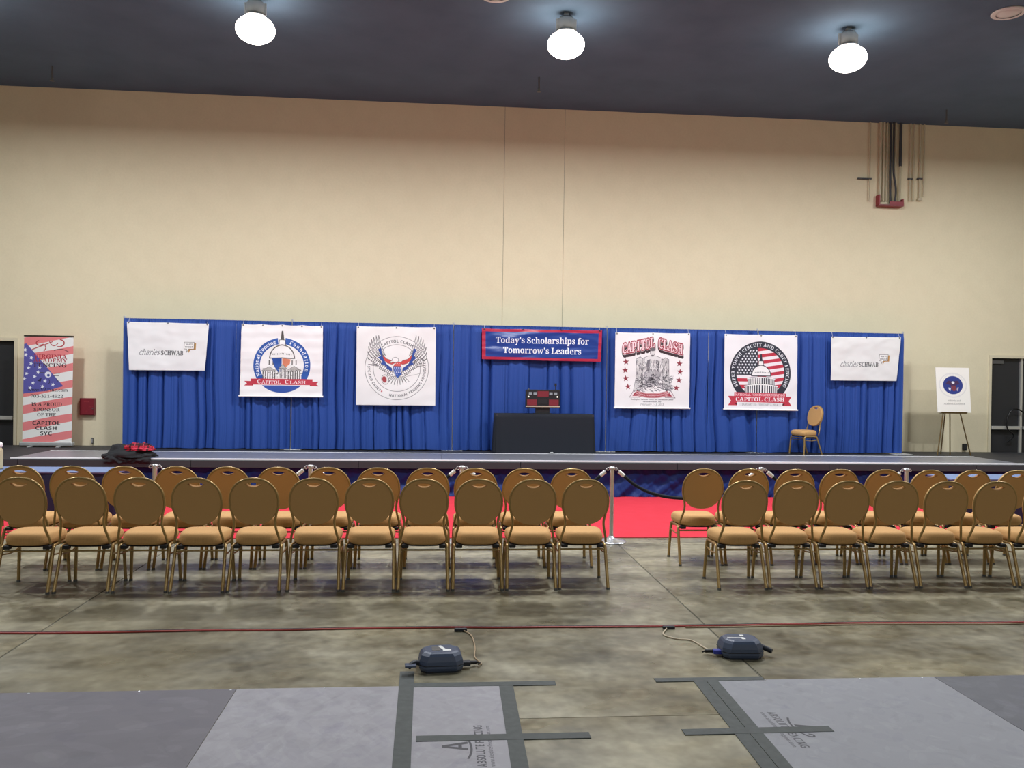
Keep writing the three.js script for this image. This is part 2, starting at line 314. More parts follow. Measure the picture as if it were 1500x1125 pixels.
function ribbonEnds(g, x0, x1, y0, y1, len, drop, color, dark) {
  for (const [x, s] of [[x0, -1], [x1, 1]]) {
    poly(g, [[x - s * len * 0.35, y0 + drop], [x + s * len, y0 + drop], [x + s * len * 0.55, (y0 + y1) / 2 + drop], [x + s * len, y1 + drop], [x - s * len * 0.35, y1 + drop]], color);
    poly(g, [[x, y1], [x - s * len * 0.4, y1], [x - s * len * 0.4, y1 + drop]], dark);
  }
}
const sponsorTex = (paperCol) => canvasTex(1024, 600, (g, w, h) => {
  paper(g, w, h, paperCol);
  g.textBaseline = 'alphabetic'; g.textAlign = 'left';
  g.font = `italic 98px ${serif}`; g.fillStyle = '#6d6d6f'; g.save(); g.translate(132, 408); g.transform(1, 0, -0.2, 1, 0, 0); g.scale(272 / g.measureText('charles').width, 1); g.fillText('charles', 0, 0); g.restore();
  g.font = `bold 80px ${serif}`; g.fillStyle = '#1f1f23'; g.save(); g.translate(424, 408); g.scale(298 / g.measureText('SCHWAB').width, 1); g.fillText('SCHWAB', 0, 0); g.restore();
  const bub = (x, y, f, st) => { g.beginPath(); g.moveTo(x, y); g.lineTo(x + 128, y); g.lineTo(x + 128, y + 86); g.lineTo(x + 62, y + 86); g.lineTo(x + 34, y + 128); g.lineTo(x + 34, y + 86); g.lineTo(x, y + 86); g.closePath(); g.fillStyle = f; g.fill(); if (st) { g.strokeStyle = st; g.lineWidth = 5; g.stroke(); } };
  bub(752, 250, '#b98a4a'); bub(728, 240, '#f4f2ee', '#5a5550');
  textC(g, 'TALK TO', 792, 266, `bold 27px ${sans}`, '#4a4a4c', 100); textC(g, 'CHUCK', 792, 300, `bold 31px ${sans}`, '#3a3a3c', 106);
});
const foundationTex = canvasTex(1024, 920, (g, w, h) => {
  paper(g, w, h, '#f3f0ee'); const cx = 515, cy = 520;
  ring(g, cx, cy, 274, 356, '#2b57a5');
  g.save(); g.beginPath(); g.rect(0, 730, w, 200); g.clip(); g.beginPath(); g.arc(cx, cy, 352, 0, 7); g.fillStyle = '#3456a6'; g.fill(); g.restore();
  paper2(g, cx, cy); poly(g, [[cx - 62, 140], [cx + 40, 140], [cx + 34, 300], [cx - 40, 300]], '#f3f0ee');
  arcText(g, 'National Fencing', cx, cy, 315, -66, `bold 62px ${serif}`, '#f2f4f8', { spacing: 2 });
  arcText(g, 'Foundation', cx, cy, 315, 61, `bold 62px ${serif}`, '#f2f4f8', { spacing: 13 });
  // engraved rotunda, with hall fronts and a shield of two colours
  dome(g, cx, 700, 182, '#55514e', { upperOnly: true });
  const ink = '#5c5957';
  g.fillStyle = '#e9e6e3'; g.fillRect(cx - 150, 436, 300, 120);
  for (let i = 0; i < 16; i++) { g.fillStyle = i % 2 ? ink : '#f1efec'; g.fillRect(cx - 190 + i * 24, 452, 13, 62); }
  poly(g, [[cx - 128, 430], [cx - 4, 430], [cx - 4, 590], [cx - 40, 620], [cx - 92, 540]], '#274f9f');
  poly(g, [[cx + 4, 430], [cx + 108, 440], [cx + 100, 500], [cx + 30, 560], [cx + 4, 520]], '#d98365');
  for (const [x0, x1, y] of [[-245, -70, 590], [-40, 60, 560], [70, 240, 580]]) {
    poly(g, [[cx + x0, y], [cx + (x0 + x1) / 2, y - 52], [cx + x1, y]], '#b9b5b0', ink, 4);
    for (let i = 0; i < 6; i++) { const x = cx + x0 + (x1 - x0) * (i + 0.2) / 6; g.fillStyle = ink; g.fillRect(x, y + 8, (x1 - x0) / 13, 120); g.fillStyle = '#f4f2f0'; g.fillRect(x + (x1 - x0) / 13, y + 8, (x1 - x0) / 14, 120); }
  }
  for (let i = 0; i < 120; i++) { g.fillStyle = ['#4e4a48', '#8b8783', '#d9d6d2'][i % 3]; g.fillRect(cx + rr(-240, 235), 560 + rr(0, 110), rr(4, 22), rr(3, 9)); }
  ribbonEnds(g, 130, 900, 700, 760, 80, 26, '#c03a4a', '#5e1822');
  poly(g, [[130, 694], [900, 694], [900, 772], [130, 772]], '#c43c4d');
  textC(g, 'C', 232, 732, `bold 72px ${serif}`, '#f7e9ea'); textC(g, 'APITOL', 385, 738, `bold 56px ${serif}`, '#f7e9ea', 240); textC(g, 'C', 578, 732, `bold 72px ${serif}`, '#f7e9ea'); textC(g, 'LASH', 715, 738, `bold 56px ${serif}`, '#f7e9ea', 200);
  function paper2(g, x, y) { g.save(); g.beginPath(); g.arc(x, y, 273, 0, 7); g.clip(); g.fillStyle = '#f1eeeb'; g.fillRect(0, 0, w, 730); g.restore(); g.fillStyle = '#f3f0ee'; g.fillRect(0, 772, w, 8); }
});
function eagle(g, cx, cy, s, line) {                                // spread-winged eagle with shield
  const wing = d => {
    const X = v => cx + d * v * s, Y = v => cy + v * s;
    g.lineJoin = 'round';
    for (let i = 0; i < 9; i++) {                                   // long outer feathers
      const t = i / 8, bx = 150 + 95 * t - 40 * t * t, by = -40 - 60 * (1 - t) + 60 * t, tipx = 210 + 120 * Math.sin(t * 1.9), tipy = -330 + 330 * t * t + 20;
      g.beginPath(); g.moveTo(X(bx), Y(by)); g.quadraticCurveTo(X(tipx + 6), Y((by + tipy) / 2), X(tipx), Y(tipy)); g.quadraticCurveTo(X(tipx - 26), Y((by + tipy) / 2 + 10), X(bx - 18), Y(by + 22)); g.closePath();
      g.fillStyle = '#efecea'; g.fill(); g.strokeStyle = line; g.lineWidth = 5 * s; g.stroke();
    }
    for (let i = 0; i < 12; i++) {                                  // lower edge feathers
      const t = i / 11, x = 260 - 200 * t, y = -30 + 150 * t; g.beginPath(); g.moveTo(X(x), Y(y - 30)); g.lineTo(X(x + 34), Y(y + 26)); g.lineTo(X(x - 12), Y(y + 8)); g.closePath(); g.fillStyle = '#f4f2f0'; g.fill(); g.strokeStyle = line; g.lineWidth = 5 * s; g.stroke();
    }
    poly(g, [[X(215), Y(-150)], [X(180), Y(-80)], [X(215), Y(-60)], [X(165), Y(-10)], [X(185), Y(10)], [X(115), Y(45)], [X(120), Y(70)], [X(55), Y(95)], [X(60), Y(60)], [X(125), Y(10)], [X(160), Y(-60)], [X(185), Y(-170)]], '#33509b');
    poly(g, [[X(165), Y(-90)], [X(120), Y(-45)], [X(60), Y(-25)], [X(30), Y(5)], [X(60), Y(20)], [X(110), Y(5)], [X(150), Y(-30)]], '#cf4f4d', line, 3 * s);
  };
  wing(-1); wing(1);
  for (let i = -4; i <= 4; i++) poly(g, [[cx + i * 18 * s, cy + 150 * s], [cx + i * 34 * s, cy + (260 - Math.abs(i) * 12) * s], [cx + (i * 18 + 14) * s, cy + 160 * s]], '#e9e7e5', line, 4 * s);
  poly(g, [[cx - 45 * s, cy + 40 * s], [cx + 45 * s, cy + 40 * s], [cx + 50 * s, cy + 130 * s], [cx, cy + 175 * s], [cx - 40 * s, cy + 110 * s]], '#3a5cab', line, 3 * s);
  poly(g, [[cx - 42 * s, cy + 38 * s], [cx - 24 * s, cy - 5 * s], [cx + 34 * s, cy - 10 * s], [cx + 46 * s, cy + 38 * s]], '#d9534f');
  for (let i = 0; i < 14; i++) star(g, cx + (-32 + (i % 4) * 22 + (i % 8 > 3 ? 8 : 0)) * s, cy + (58 + Math.floor(i / 4) * 24) * s, 8 * s, '#f1f2f6');
  for (let i = 0; i < 7; i++) star(g, cx + (-28 + i * 10) * s, cy + (24 - (i % 2) * 16) * s, 6 * s, '#f1f2f6');
  g.beginPath(); g.ellipse(cx - 22 * s, cy - 30 * s, 36 * s, 30 * s, 0, 0, 7); g.fillStyle = '#f4f2f0'; g.fill(); g.strokeStyle = line; g.lineWidth = 4 * s; g.stroke();
  poly(g, [[cx - 52 * s, cy - 30 * s], [cx - 78 * s, cy - 14 * s], [cx - 70 * s, cy + 4 * s], [cx - 48 * s, cy - 8 * s]], '#e7e4e0', line, 3 * s);
}
const eagleTex = canvasTex(1024, 1024, (g, w, h) => {
  paper(g, w, h, '#efedea'); const cx = 522, cy = 540;
  g.strokeStyle = '#747372'; g.lineWidth = 6; for (const r of [412, 305]) { g.beginPath(); g.arc(cx, cy, r, 0, 7); g.stroke(); }
  arcText(g, 'CAPITOL CLASH', cx, cy, 350, 0, `bold 52px ${sans}`, '#58585a', { spacing: 4 });
  for (const a of [-37, 37]) star(g, cx + 350 * Math.sin(a * Math.PI / 180), cy - 350 * Math.cos(a * Math.PI / 180), 20, '#5a4a4e');
  arcText(g, 'SYC AND CADET', cx, cy, 362, -115, `bold 46px ${sans}`, '#58585a', { inside: true, spacing: 2 });
  arcText(g, 'NATIONAL FENCING FOUNDATION', cx, cy, 362, 131, `bold 46px ${sans}`, '#58585a', { inside: true, spacing: 2 });
  star(g, cx - 195, cy + 305, 16, '#b84650');
  eagle(g, cx + 5, cy - 70, 1.16, '#4d4b4c');
  g.strokeStyle = '#8d8a88'; g.lineWidth = 4; g.beginPath(); g.moveTo(cx + 110, cy + 100); g.lineTo(cx + 320, cy - 120); g.moveTo(cx + 110, cy + 110); g.lineTo(cx + 330, cy + 60); g.stroke();
  g.beginPath(); g.ellipse(cx - 150, cy + 150, 46, 64, -0.25, 0, 7); g.fillStyle = '#e5e2df'; g.fill(); g.strokeStyle = '#555'; g.lineWidth = 5; g.stroke();
  g.beginPath(); g.ellipse(cx - 160, cy + 148, 28, 42, -0.25, 0, 7); g.fillStyle = '#a8464c'; g.fill();
});
const slogTex = canvasTex(1400, 368, (g, w, h) => {
  paper(g, w, h, '#b5304a'); g.fillStyle = '#26408a'; g.fillRect(42, 34, w - 80, h - 66);
  textC(g, 'Today\u2019s Scholarships for', 705, 132, `bold 100px ${serif}`, '#f2f3f7', 1090);
  textC(g, 'Tomorrow\u2019s Leaders', 705, 252, `bold 100px ${serif}`, '#f2f3f7', 920);
});
const statueTex = canvasTex(1024, 1024, (g, w, h) => {
  paper(g, w, h, '#f1eeec'); const cx = 510;
  const block = (t, x0, x1, y0, y1, skew) => {                      // chunky sloping lettering with a heavy drop edge
    const n = t.length, cw = (x1 - x0) / n;
    for (let pass = 0; pass < 4; pass++) [...t].forEach((c, i) => {
      const x = x0 + cw * (i + 0.5), y = y0 + (y1 - y0) * (i + 0.5) / n;
      g.save(); g.translate(x, y); g.transform(1, skew, 0, 1, 0, 0); g.font = `bold 150px ${serif}`; g.textAlign = 'center'; g.textBaseline = 'middle'; const m = g.measureText(c).width; g.scale(cw / m * (c === 'I' ? 0.62 : 1.02), 1.25); g.lineJoin = 'round';
      if (pass === 0) { g.strokeStyle = '#3a2a2e'; g.lineWidth = 44; g.translate(4, 26); g.strokeText(c, 0, 0); g.translate(-2, -14); g.strokeText(c, 0, 0); }
      else if (pass === 1) { g.strokeStyle = '#f0dede'; g.lineWidth = 34; g.strokeText(c, 0, 0); }
      else if (pass === 2) { g.strokeStyle = '#9c3342'; g.lineWidth = 26; g.strokeText(c, 0, 0); }
      else { g.fillStyle = '#f5d9dc'; g.fillText(c, 0, 0); }
      g.restore();
    });
  };
  block('CAPITOL', 95, 535, 225, 130, -0.2); block('CLASH', 585, 925, 135, 225, 0.26);
  // seated stone figure on a high-armed chair above a heap of blades
  const ink = '#58555a';
  poly(g, [[285, 360], [340, 325], [380, 360], [380, 760], [250, 800], [290, 600]], '#d3d0ce', ink, 5); poly(g, [[735, 360], [690, 335], [640, 370], [650, 740], [760, 790], [740, 600]], '#c9c6c4', ink, 5);
  poly(g, [[380, 345], [455, 315], [560, 315], [640, 345], [660, 560], [600, 620], [420, 620], [370, 560]], '#e2dfdd', ink, 5);
  poly(g, [[430, 380], [480, 360], [470, 520], [430, 560]], '#77747a'); poly(g, [[560, 370], [610, 390], [600, 560], [570, 500]], '#6a676d');
  poly(g, [[400, 540], [490, 500], [500, 700], [420, 700]], '#bdbabc', ink, 4); poly(g, [[530, 500], [630, 540], [600, 700], [530, 700]], '#aaa7a9', ink, 4);
  poly(g, [[490, 560], [535, 560], [540, 690], [480, 690]], '#2f2c31');
  g.beginPath(); g.ellipse(cx, 262, 34, 52, 0, 0, 7); g.fillStyle = '#dedbd9'; g.fill(); g.strokeStyle = ink; g.lineWidth = 5; g.stroke();
  g.beginPath(); g.ellipse(cx, 226, 36, 24, 0, 0, 7); g.fillStyle = '#6b686c'; g.fill(); g.fillRect(cx - 14, 300, 28, 24);
  for (let i = 0; i < 260; i++) { const x = rr(290, 735), y = rr(345, 590); if (Math.abs(x - 510) > 235 - (600 - y) * 0.05) continue; g.strokeStyle = ['#6f6c70', '#97949a', '#b4b1b3', '#4a474c', '#e6e3e1'][i % 5]; g.lineWidth = rr(2, 8); g.beginPath(); g.moveTo(x, y); g.quadraticCurveTo(x + rr(-12, 12), y + 16, x + rr(-14, 14), y + rr(24, 52)); g.stroke(); }
  for (let i = 0; i < 320; i++) { const x = rr(270, 770), y = rr(590, 795) - Math.abs(x - 510) * 0.02; g.strokeStyle = ['#3c393e', '#807d82', '#c4c1c2', '#5c5960'][i % 4]; g.lineWidth = rr(3, 9); const a = rr(-1, 1); g.beginPath(); g.moveTo(x, y); g.lineTo(x + 46 * Math.cos(a), y + 46 * Math.sin(a)); g.stroke(); }
  for (let i = 0; i < 4; i++) { star(g, [146, 138, 146, 178][i], [400, 512, 624, 738][i], 46, '#8e3540', -0.1); star(g, [880, 890, 876, 842][i], [415, 528, 640, 748][i], 46, '#8e3540', 0.1); }
  poly(g, [[255, 790], [200, 880], [345, 880], [345, 860]], '#f3e6e6', '#58404a', 5); poly(g, [[765, 790], [828, 885], [690, 880], [680, 860]], '#f3e6e6', '#58404a', 5);
  poly(g, [[275, 812], [240, 862], [310, 862]], '#a83848'); poly(g, [[745, 815], [785, 866], [712, 864]], '#a83848');
  g.beginPath(); g.arc(510, 120, 735, Math.PI / 2 - 0.31, Math.PI / 2 + 0.31); g.lineWidth = 66; g.strokeStyle = '#a4323f'; g.stroke(); g.lineWidth = 52; g.strokeStyle = '#f3dcdc'; g.stroke(); g.lineWidth = 42; g.strokeStyle = '#a4323f'; g.stroke();
  arcText(g, 'NATIONAL FENCING FOUNDATION', 510, 120, 735, 180, `bold 27px ${sans}`, '#f0cfd0', { inside: true });
  textC(g, 'The Gaylord National Resort and Convention Center', 510, 908, `bold 26px ${sans}`, '#3d3a3e', 590); textC(g, 'National Harbor, MD', 510, 938, `bold 25px ${sans}`, '#3d3a3e');
  textC(g, 'February 1 - 3, 2013', 510, 976, `italic 34px ${serif}`, '#4b484c');
});
const circuitTex = canvasTex(1024, 1024, (g, w, h) => {
  paper(g, w, h, '#f1efef'); const cx = 505, cy = 520, ink = '#2f313c';
  g.save(); g.beginPath(); g.rect(0, 0, w, 800); g.clip();
  g.beginPath(); g.arc(cx, cy, 426, 0, 7); g.fillStyle = ink; g.fill();
  g.save(); g.beginPath(); g.arc(cx, cy, 336, 0, 7); g.clip();
  for (let i = 0; i < 16; i++) { g.fillStyle = i % 2 ? '#f0e8ea' : '#bf3346'; g.save(); g.translate(cx, cy - 336 + i * 45); g.rotate(-0.16); g.fillRect(-40, -4, 500, 46); g.restore(); }
  g.fillStyle = ink; g.fillRect(cx - 340, cy - 340, 300, 372);
  for (let i = 0; i < 9; i++) { g.fillStyle = i % 2 ? '#bf3346' : '#f0e8ea'; g.fillRect(cx - 340, cy + 32 + i * 45, 300, 45); }
  for (let j = 0; j < 9; j++) for (let i = 0; i < 7; i++) { const x = cx - 318 + i * 44 + (j % 2) * 22, y = cy - 300 + j * 38; if (x < cx - 48) star(g, x, y, 19, '#f1f1f4', 0.2); }
  g.restore(); g.restore();
  arcText(g, 'SUPER YOUTH CIRCUIT AND CADET FENCING', cx, cy, 381, 0, `bold 60px ${serif}`, '#eef0f3', { spacing: 6 });
  dome(g, cx + 10, 800, 158, ink);
  ribbonEnds(g, 148, 858, 812, 940, 92, 30, '#c23a4b', '#4a1620');
  poly(g, [[142, 790], [868, 800], [868, 930], [142, 922]], '#c83c4e');
  textC(g, 'NATIONAL FENCING FOUNDATION', 505, 822, `bold 44px ${serif}`, '#f6dadd', 700); textC(g, 'CAPITOL CLASH', 505, 884, `bold 76px ${serif}`, '#f6eef0', 690);
  g.fillStyle = '#e4e2e2'; g.fillRect(205, 932, 600, 44); textC(g, 'JANUARY 31 - FEBRUARY 2, 2014', 505, 955, `30px ${serif}`, '#8d898b', 500);
});
function vinyl(map, rough = 0.5) { return new THREE.MeshStandardMaterial({ map, roughness: rough }); }
const BZ = -14.80;
function banner(label, q, map, o = {}) {                           // q: top-left, top-right, bottom-right, bottom-left as [x, y]
  const t = thing('hanging_banner', label, 'banner', [0, 0, 0], 0, o.group), ph = rr(0, 50), amp = o.amp ?? 0.008;
  const at = (u, v) => { const a = 1 - v; return [(q[0][0] * (1 - u) + q[1][0] * u) * v + (q[3][0] * (1 - u) + q[2][0] * u) * a, (q[0][1] * (1 - u) + q[1][1] * u) * v + (q[3][1] * (1 - u) + q[2][1] * u) * a]; };
  const zf = (u, v) => amp * (n2(u * 2.4 + ph, v * 1.8) + 0.5 * n2(u * 5 + ph, v * 5 + 3)) + (o.roll ? 0.006 * n2(ph, v * 14) : 0);
  const nT = o.grommets || 3;
  const sag = u => (o.sag ?? 0.006) * Math.abs(Math.sin(u * (nT - 1) * Math.PI));
  mesh('sheet', sheet(40, 30, (u, v) => { const [x, y] = at(u, v); return [x, y - sag(u) * v, BZ + zf(u, v)]; }, 0.003), vinyl(map, o.rough), t);
  for (let i = 0; i < nT; i++) { const u = 0.02 + 0.96 * i / (nT - 1), [x, y] = at(u, 0.985); mesh('grommet', new THREE.TorusGeometry(0.009, 0.004, 6, 12).translate(x, y - sag(u), BZ + zf(u, 0.985) + 0.003), M.grommet, t); }
  for (const i of [0, nT - 1]) { const u = 0.02 + 0.96 * i / (nT - 1), [x, y] = at(u, 0.985); mesh('tie_cord', tube([V(x, y, BZ + zf(u, 0.985)), V(x, DTOP + 0.006, DZ + 0.06), V(x, DTOP + 0.01, DZ - 0.015)], 0.0018, 8, 5), M.whiteVinyl, t); }
  if (o.hem) { const a = at(0, 0), b = at(1, 0); mesh('hem_rod', rod(V(a[0] - 0.015, a[1], BZ + 0.004), V(b[0] + 0.015, b[1], BZ + 0.004), 0.014, 12), M.whiteVinyl, t); }
  return t;
}
banner('white banner with small grey sponsor name and speech bubble, roll-up banner end', [[-5.138, 2.661], [-3.81, 2.654], [-3.868, 1.862], [-5.096, 1.855]], sponsorTex('#ecebe9'), { amp: 0.007, sag: 0.004 });
banner('white banner with blue ring, dome drawing and narrow red ribbon', [[-3.273, 2.664], [-1.926, 2.657], [-1.922, 1.451], [-3.292, 1.446]], foundationTex, { hem: 1, roll: 1, grommets: 5, sag: 0.012 });
banner('white square banner with spread-winged eagle in a thin ring', [[-1.358, 2.66], [-0.018, 2.668], [-0.008, 1.323], [-1.353, 1.319]], eagleTex, { hem: 0 });
banner('wide blue banner with red border and white scholarship slogan', [[0.776, 2.664], [2.877, 2.669], [2.861, 2.12], [0.784, 2.134]], slogTex, { amp: 0.012, rough: 0.27, grommets: 4 });
banner('white banner with red block lettering above a seated grey statue', [[3.115, 2.642], [4.45, 2.65], [4.456, 1.326], [3.12, 1.324]], statueTex, { hem: 1 });
banner('white banner with dark ring, striped flag, dome and wide red ribbon', [[5.074, 2.651], [6.408, 2.653], [6.42, 1.315], [5.084, 1.32]], circuitTex, { hem: 1 });
banner('white banner with small grey sponsor name and speech bubble, easel end', [[7.037, 2.642], [8.34, 2.652], [8.265, 1.864], [7.039, 1.858]], sponsorTex('#e9e8e4'), { amp: 0.007, sag: 0.004 });

// roll-up banner stand
{
  const flag = canvasTex(640, 1480, (g, w, h) => {
    paper(g, w, h, '#ecebe6');
    for (let i = 0; i < 7; i++) { const y = -130 + i * 236; g.beginPath(); g.moveTo(0, y + 150); g.bezierCurveTo(w * 0.3, y + 110, w * 0.7, y + 60 + 14 * Math.sin(i), w, y + 20); g.lineTo(w, y + 128); g.bezierCurveTo(w * 0.7, y + 165, w * 0.3, y + 240, 0, y + 272); g.closePath(); g.fillStyle = '#e58484'; g.fill(); }
    poly(g, [[0, 110], [30, 100], [520, 690], [300, 760], [0, 800]], '#5c5aa4');
    for (const [x, y] of [[18, 190], [22, 260], [100, 300], [96, 380], [62, 440], [40, 520], [210, 430], [190, 500], [146, 560], [125, 650], [280, 620], [90, 720], [250, 700], [385, 670], [10, 590]]) star(g, x, y, 30, '#edeef4', 0.25);
    const sw = (pts, lw, c) => { g.strokeStyle = c; g.lineWidth = lw; g.lineCap = 'round'; g.beginPath(); g.moveTo(pts[0], pts[1]); g.bezierCurveTo(...pts.slice(2)); g.stroke(); };
    sw([95, 190, 180, 150, 290, 110, 370, 70], 12, '#b03a40'); sw([190, 60, 120, 90, 180, 150, 250, 110], 14, '#b03a40'); sw([330, 60, 360, 160, 420, 130, 440, 90], 11, '#b03a40'); sw([470, 40, 560, 60, 520, 150, 440, 140], 15, '#b03a40'); sw([275, 130, 300, 160, 270, 190, 262, 200], 12, '#b03a40'); sw([395, 195, 450, 160, 520, 170, 580, 210], 9, '#5a3b40');
    textC(g, 'VIRGINIA', 345, 280, `bold 78px ${serif}`, '#a82a38', 430); textC(g, 'ACADEMY', 345, 336, `bold 74px ${serif}`, '#a83a48', 440); textC(g, 'FENCING', 345, 400, `bold 74px ${serif}`, '#4a2a34', 430);
    g.beginPath(); g.arc(320, 530, 42, 0, 7); g.fillStyle = '#e9e9f0'; g.fill(); g.beginPath(); g.arc(325, 540, 18, 0, 7); g.fillStyle = '#3b4a9a'; g.fill();
    g.fillStyle = '#4a4448'; g.fillRect(205, 500, 70, 10); g.fillRect(395, 505, 80, 9); g.fillRect(390, 540, 70, 8);
    poly(g, [[180, 620], [240, 570], [225, 630]], '#2f2c4a'); poly(g, [[420, 580], [455, 620], [440, 626]], '#3f3c44'); sw([330, 600, 350, 620, 345, 650, 325, 660], 8, '#2f2c4a');
    textC(g, 'www.VAFinc.com', 320, 745, `bold 56px ${serif}`, '#26242e', 520); textC(g, '703-321-4922', 310, 830, `bold 62px ${serif}`, '#3a373b', 430);
    textC(g, 'IS A PROUD', 310, 945, `bold 68px ${serif}`, '#2c2426', 400); textC(g, 'SPONSOR', 310, 1018, `bold 66px ${serif}`, '#322d2f', 340); textC(g, 'OF THE', 310, 1092, `bold 66px ${serif}`, '#322b2d', 250);
    textC(g, 'CAPITOL', 308, 1206, `bold 74px ${sans}`, '#2f2c2e', 370); textC(g, 'CLASH', 308, 1278, `bold 72px ${sans}`, '#353234', 290); textC(g, 'SYC', 308, 1352, `bold 72px ${sans}`, '#2f2c2e', 160);
  });
  const t = thing('banner_stand', 'roll-up banner stand printed with a waving flag and black lettering', 'banner stand', [-6.528, STAGE, -15.12]);
  mesh('banner_sheet', sheet(16, 30, (u, v) => [(-0.398 + 0.796 * u) + 0.014 * v, 0.075 + v * 1.79, 0.008 + 0.008 * Math.sin(u * Math.PI)], 0.003), vinyl(flag, 0.45), t);
  mesh('base', new RoundedBoxGeometry(0.86, 0.07, 0.12, 3, 0.02).translate(0, 0.052, 0), M.aluDull, t);
  mesh('top_rail', span(-0.388, 0.416, 1.86, 1.885, -0.01, 0.018, 0.005), M.grommet, t);
  mesh('pole', rod(V(0, 0.06, -0.03), V(0.01, 1.87, -0.014), 0.01), M.aluDull, t);
  for (const x of [-0.24, 0.22]) mesh('foot', merge([box(0.05, 0.018, 0.26, x, 0.009, 0.02, 0.006)]), M.aluDull, t);
}
// red cabinet and small fixtures on the wall
{
  const t = thing('alarm_cabinet', 'flat dark red metal cabinet on the wall beside the roll-up banner', 'cabinet', [-6.01, 1.211, WZ]);
  mesh('body', new RoundedBoxGeometry(0.245, 0.295, 0.07, 2, 0.006).translate(0, 0, 0.035), M.redBox, t);
  mesh('cover_door', new RoundedBoxGeometry(0.228, 0.278, 0.012, 2, 0.004).translate(0, 0, 0.075), M.redBox, t);
  for (const [x, y, w] of [[-0.005, 0.085, 0.085], [0.06, 0.0, 0.025], [0.095, 0.0, 0.012], [0.0, -0.075, 0.03]]) mesh('marking', box(w, 0.012, 0.002, x, y, 0.082), M.redTray, t);
  mesh('latch', cyl(0.01, 0.01, 0.012, 0, 0, 0, 10).rotateX(Math.PI / 2).translate(0.1, -0.03, 0.085), M.plate, t);
  const o1 = thing('wall_outlet', 'small grey outlet stub low on the wall by the roll-up banner', 'outlet', [-5.93, 0.62, WZ]); mesh('box', new RoundedBoxGeometry(0.03, 0.1, 0.04, 2, 0.006).translate(0, 0, 0.02), M.plate, o1); mesh('face', box(0.022, 0.07, 0.006, 0, 0, 0.042), M.aluDull, o1);
  const o2 = thing('wall_outlet', 'small black outlet box low on the wall behind the easel', 'outlet', [10.02, 0.63, WZ]); mesh('box', new RoundedBoxGeometry(0.075, 0.12, 0.05, 2, 0.008).translate(0, 0, 0.025), M.black, o2); mesh('face', box(0.055, 0.09, 0.006, 0, 0, 0.052), M.door, o2);
}

// ================================================================ ON THE STAGE
// table under a navy cloth
{
  const t = thing('skirted_table', 'table covered to the floor with a plain black-navy cloth on stage', 'table', [1.845, STAGE, -14.585]);
  const W2 = 0.845, D2 = 0.2, Ht = 0.675;
  mesh('tabletop', box(2 * W2 - 0.02, 0.03, 2 * D2 - 0.02, 0, Ht - 0.02, 0), M.steel, t);
  for (const sx of [-1, 1]) for (const sz of [-1, 1]) mesh('leg', cyl(0.015, 0.015, Ht - 0.036, sx * (W2 - 0.1), (Ht - 0.036) / 2, sz * (D2 - 0.06), 8), M.steel, t);
  // cloth: superelliptic skirt that flares at corners
  const P = [], I = [], seg = 200, rows = 14;
  for (let j = 0; j <= rows; j++) for (let i = 0; i < seg; i++) {
    const a = i / seg * 2 * Math.PI, [ex, ez] = superellipse(W2, D2, 14)(a), v = Math.max(0, (j - 4) / (rows - 4)), k = j < 4 ? 0.25 + 0.75 * j / 4 : 1;
    const fold = v * (0.012 * n2(ex * 6 + ez * 9, 2) + 0.022), nx = Math.abs(ex) > W2 * 0.985 ? Math.sign(ex) : 0, nz = Math.abs(ez) > D2 * 0.9 ? Math.sign(ez) : 0;
    P.push(ex * k + nx * (fold + 0.006 * v), j < 4 ? Ht + 0.0 : Ht - v * (Ht - 0.006), ez * k + nz * fold);
  }
  for (let j = 0; j < rows; j++) for (let i = 0; i < seg; i++) { const a = j * seg + i, b = j * seg + (i + 1) % seg, c = a + seg, d = b + seg; I.push(a, b, c, b, d, c); }
  const c0 = P.length / 3; P.push(0, Ht, 0); for (let i = 0; i < seg; i++) I.push(c0, (i + 1) % seg, i);
  const g = new THREE.BufferGeometry(); g.setAttribute('position', new THREE.Float32BufferAttribute(P, 3)); g.setIndex(I); g.computeVertexNormals();
  const cl = mesh('table_cloth', g, new THREE.MeshStandardMaterial({ color: 0x10151f, roughness: 0.85, side: THREE.DoubleSide })); cl.position.set(1.845, STAGE, -14.585);
  tag(cl, 'plain black-navy cloth draped over the table below the slogan banner', 'tablecloth');
}
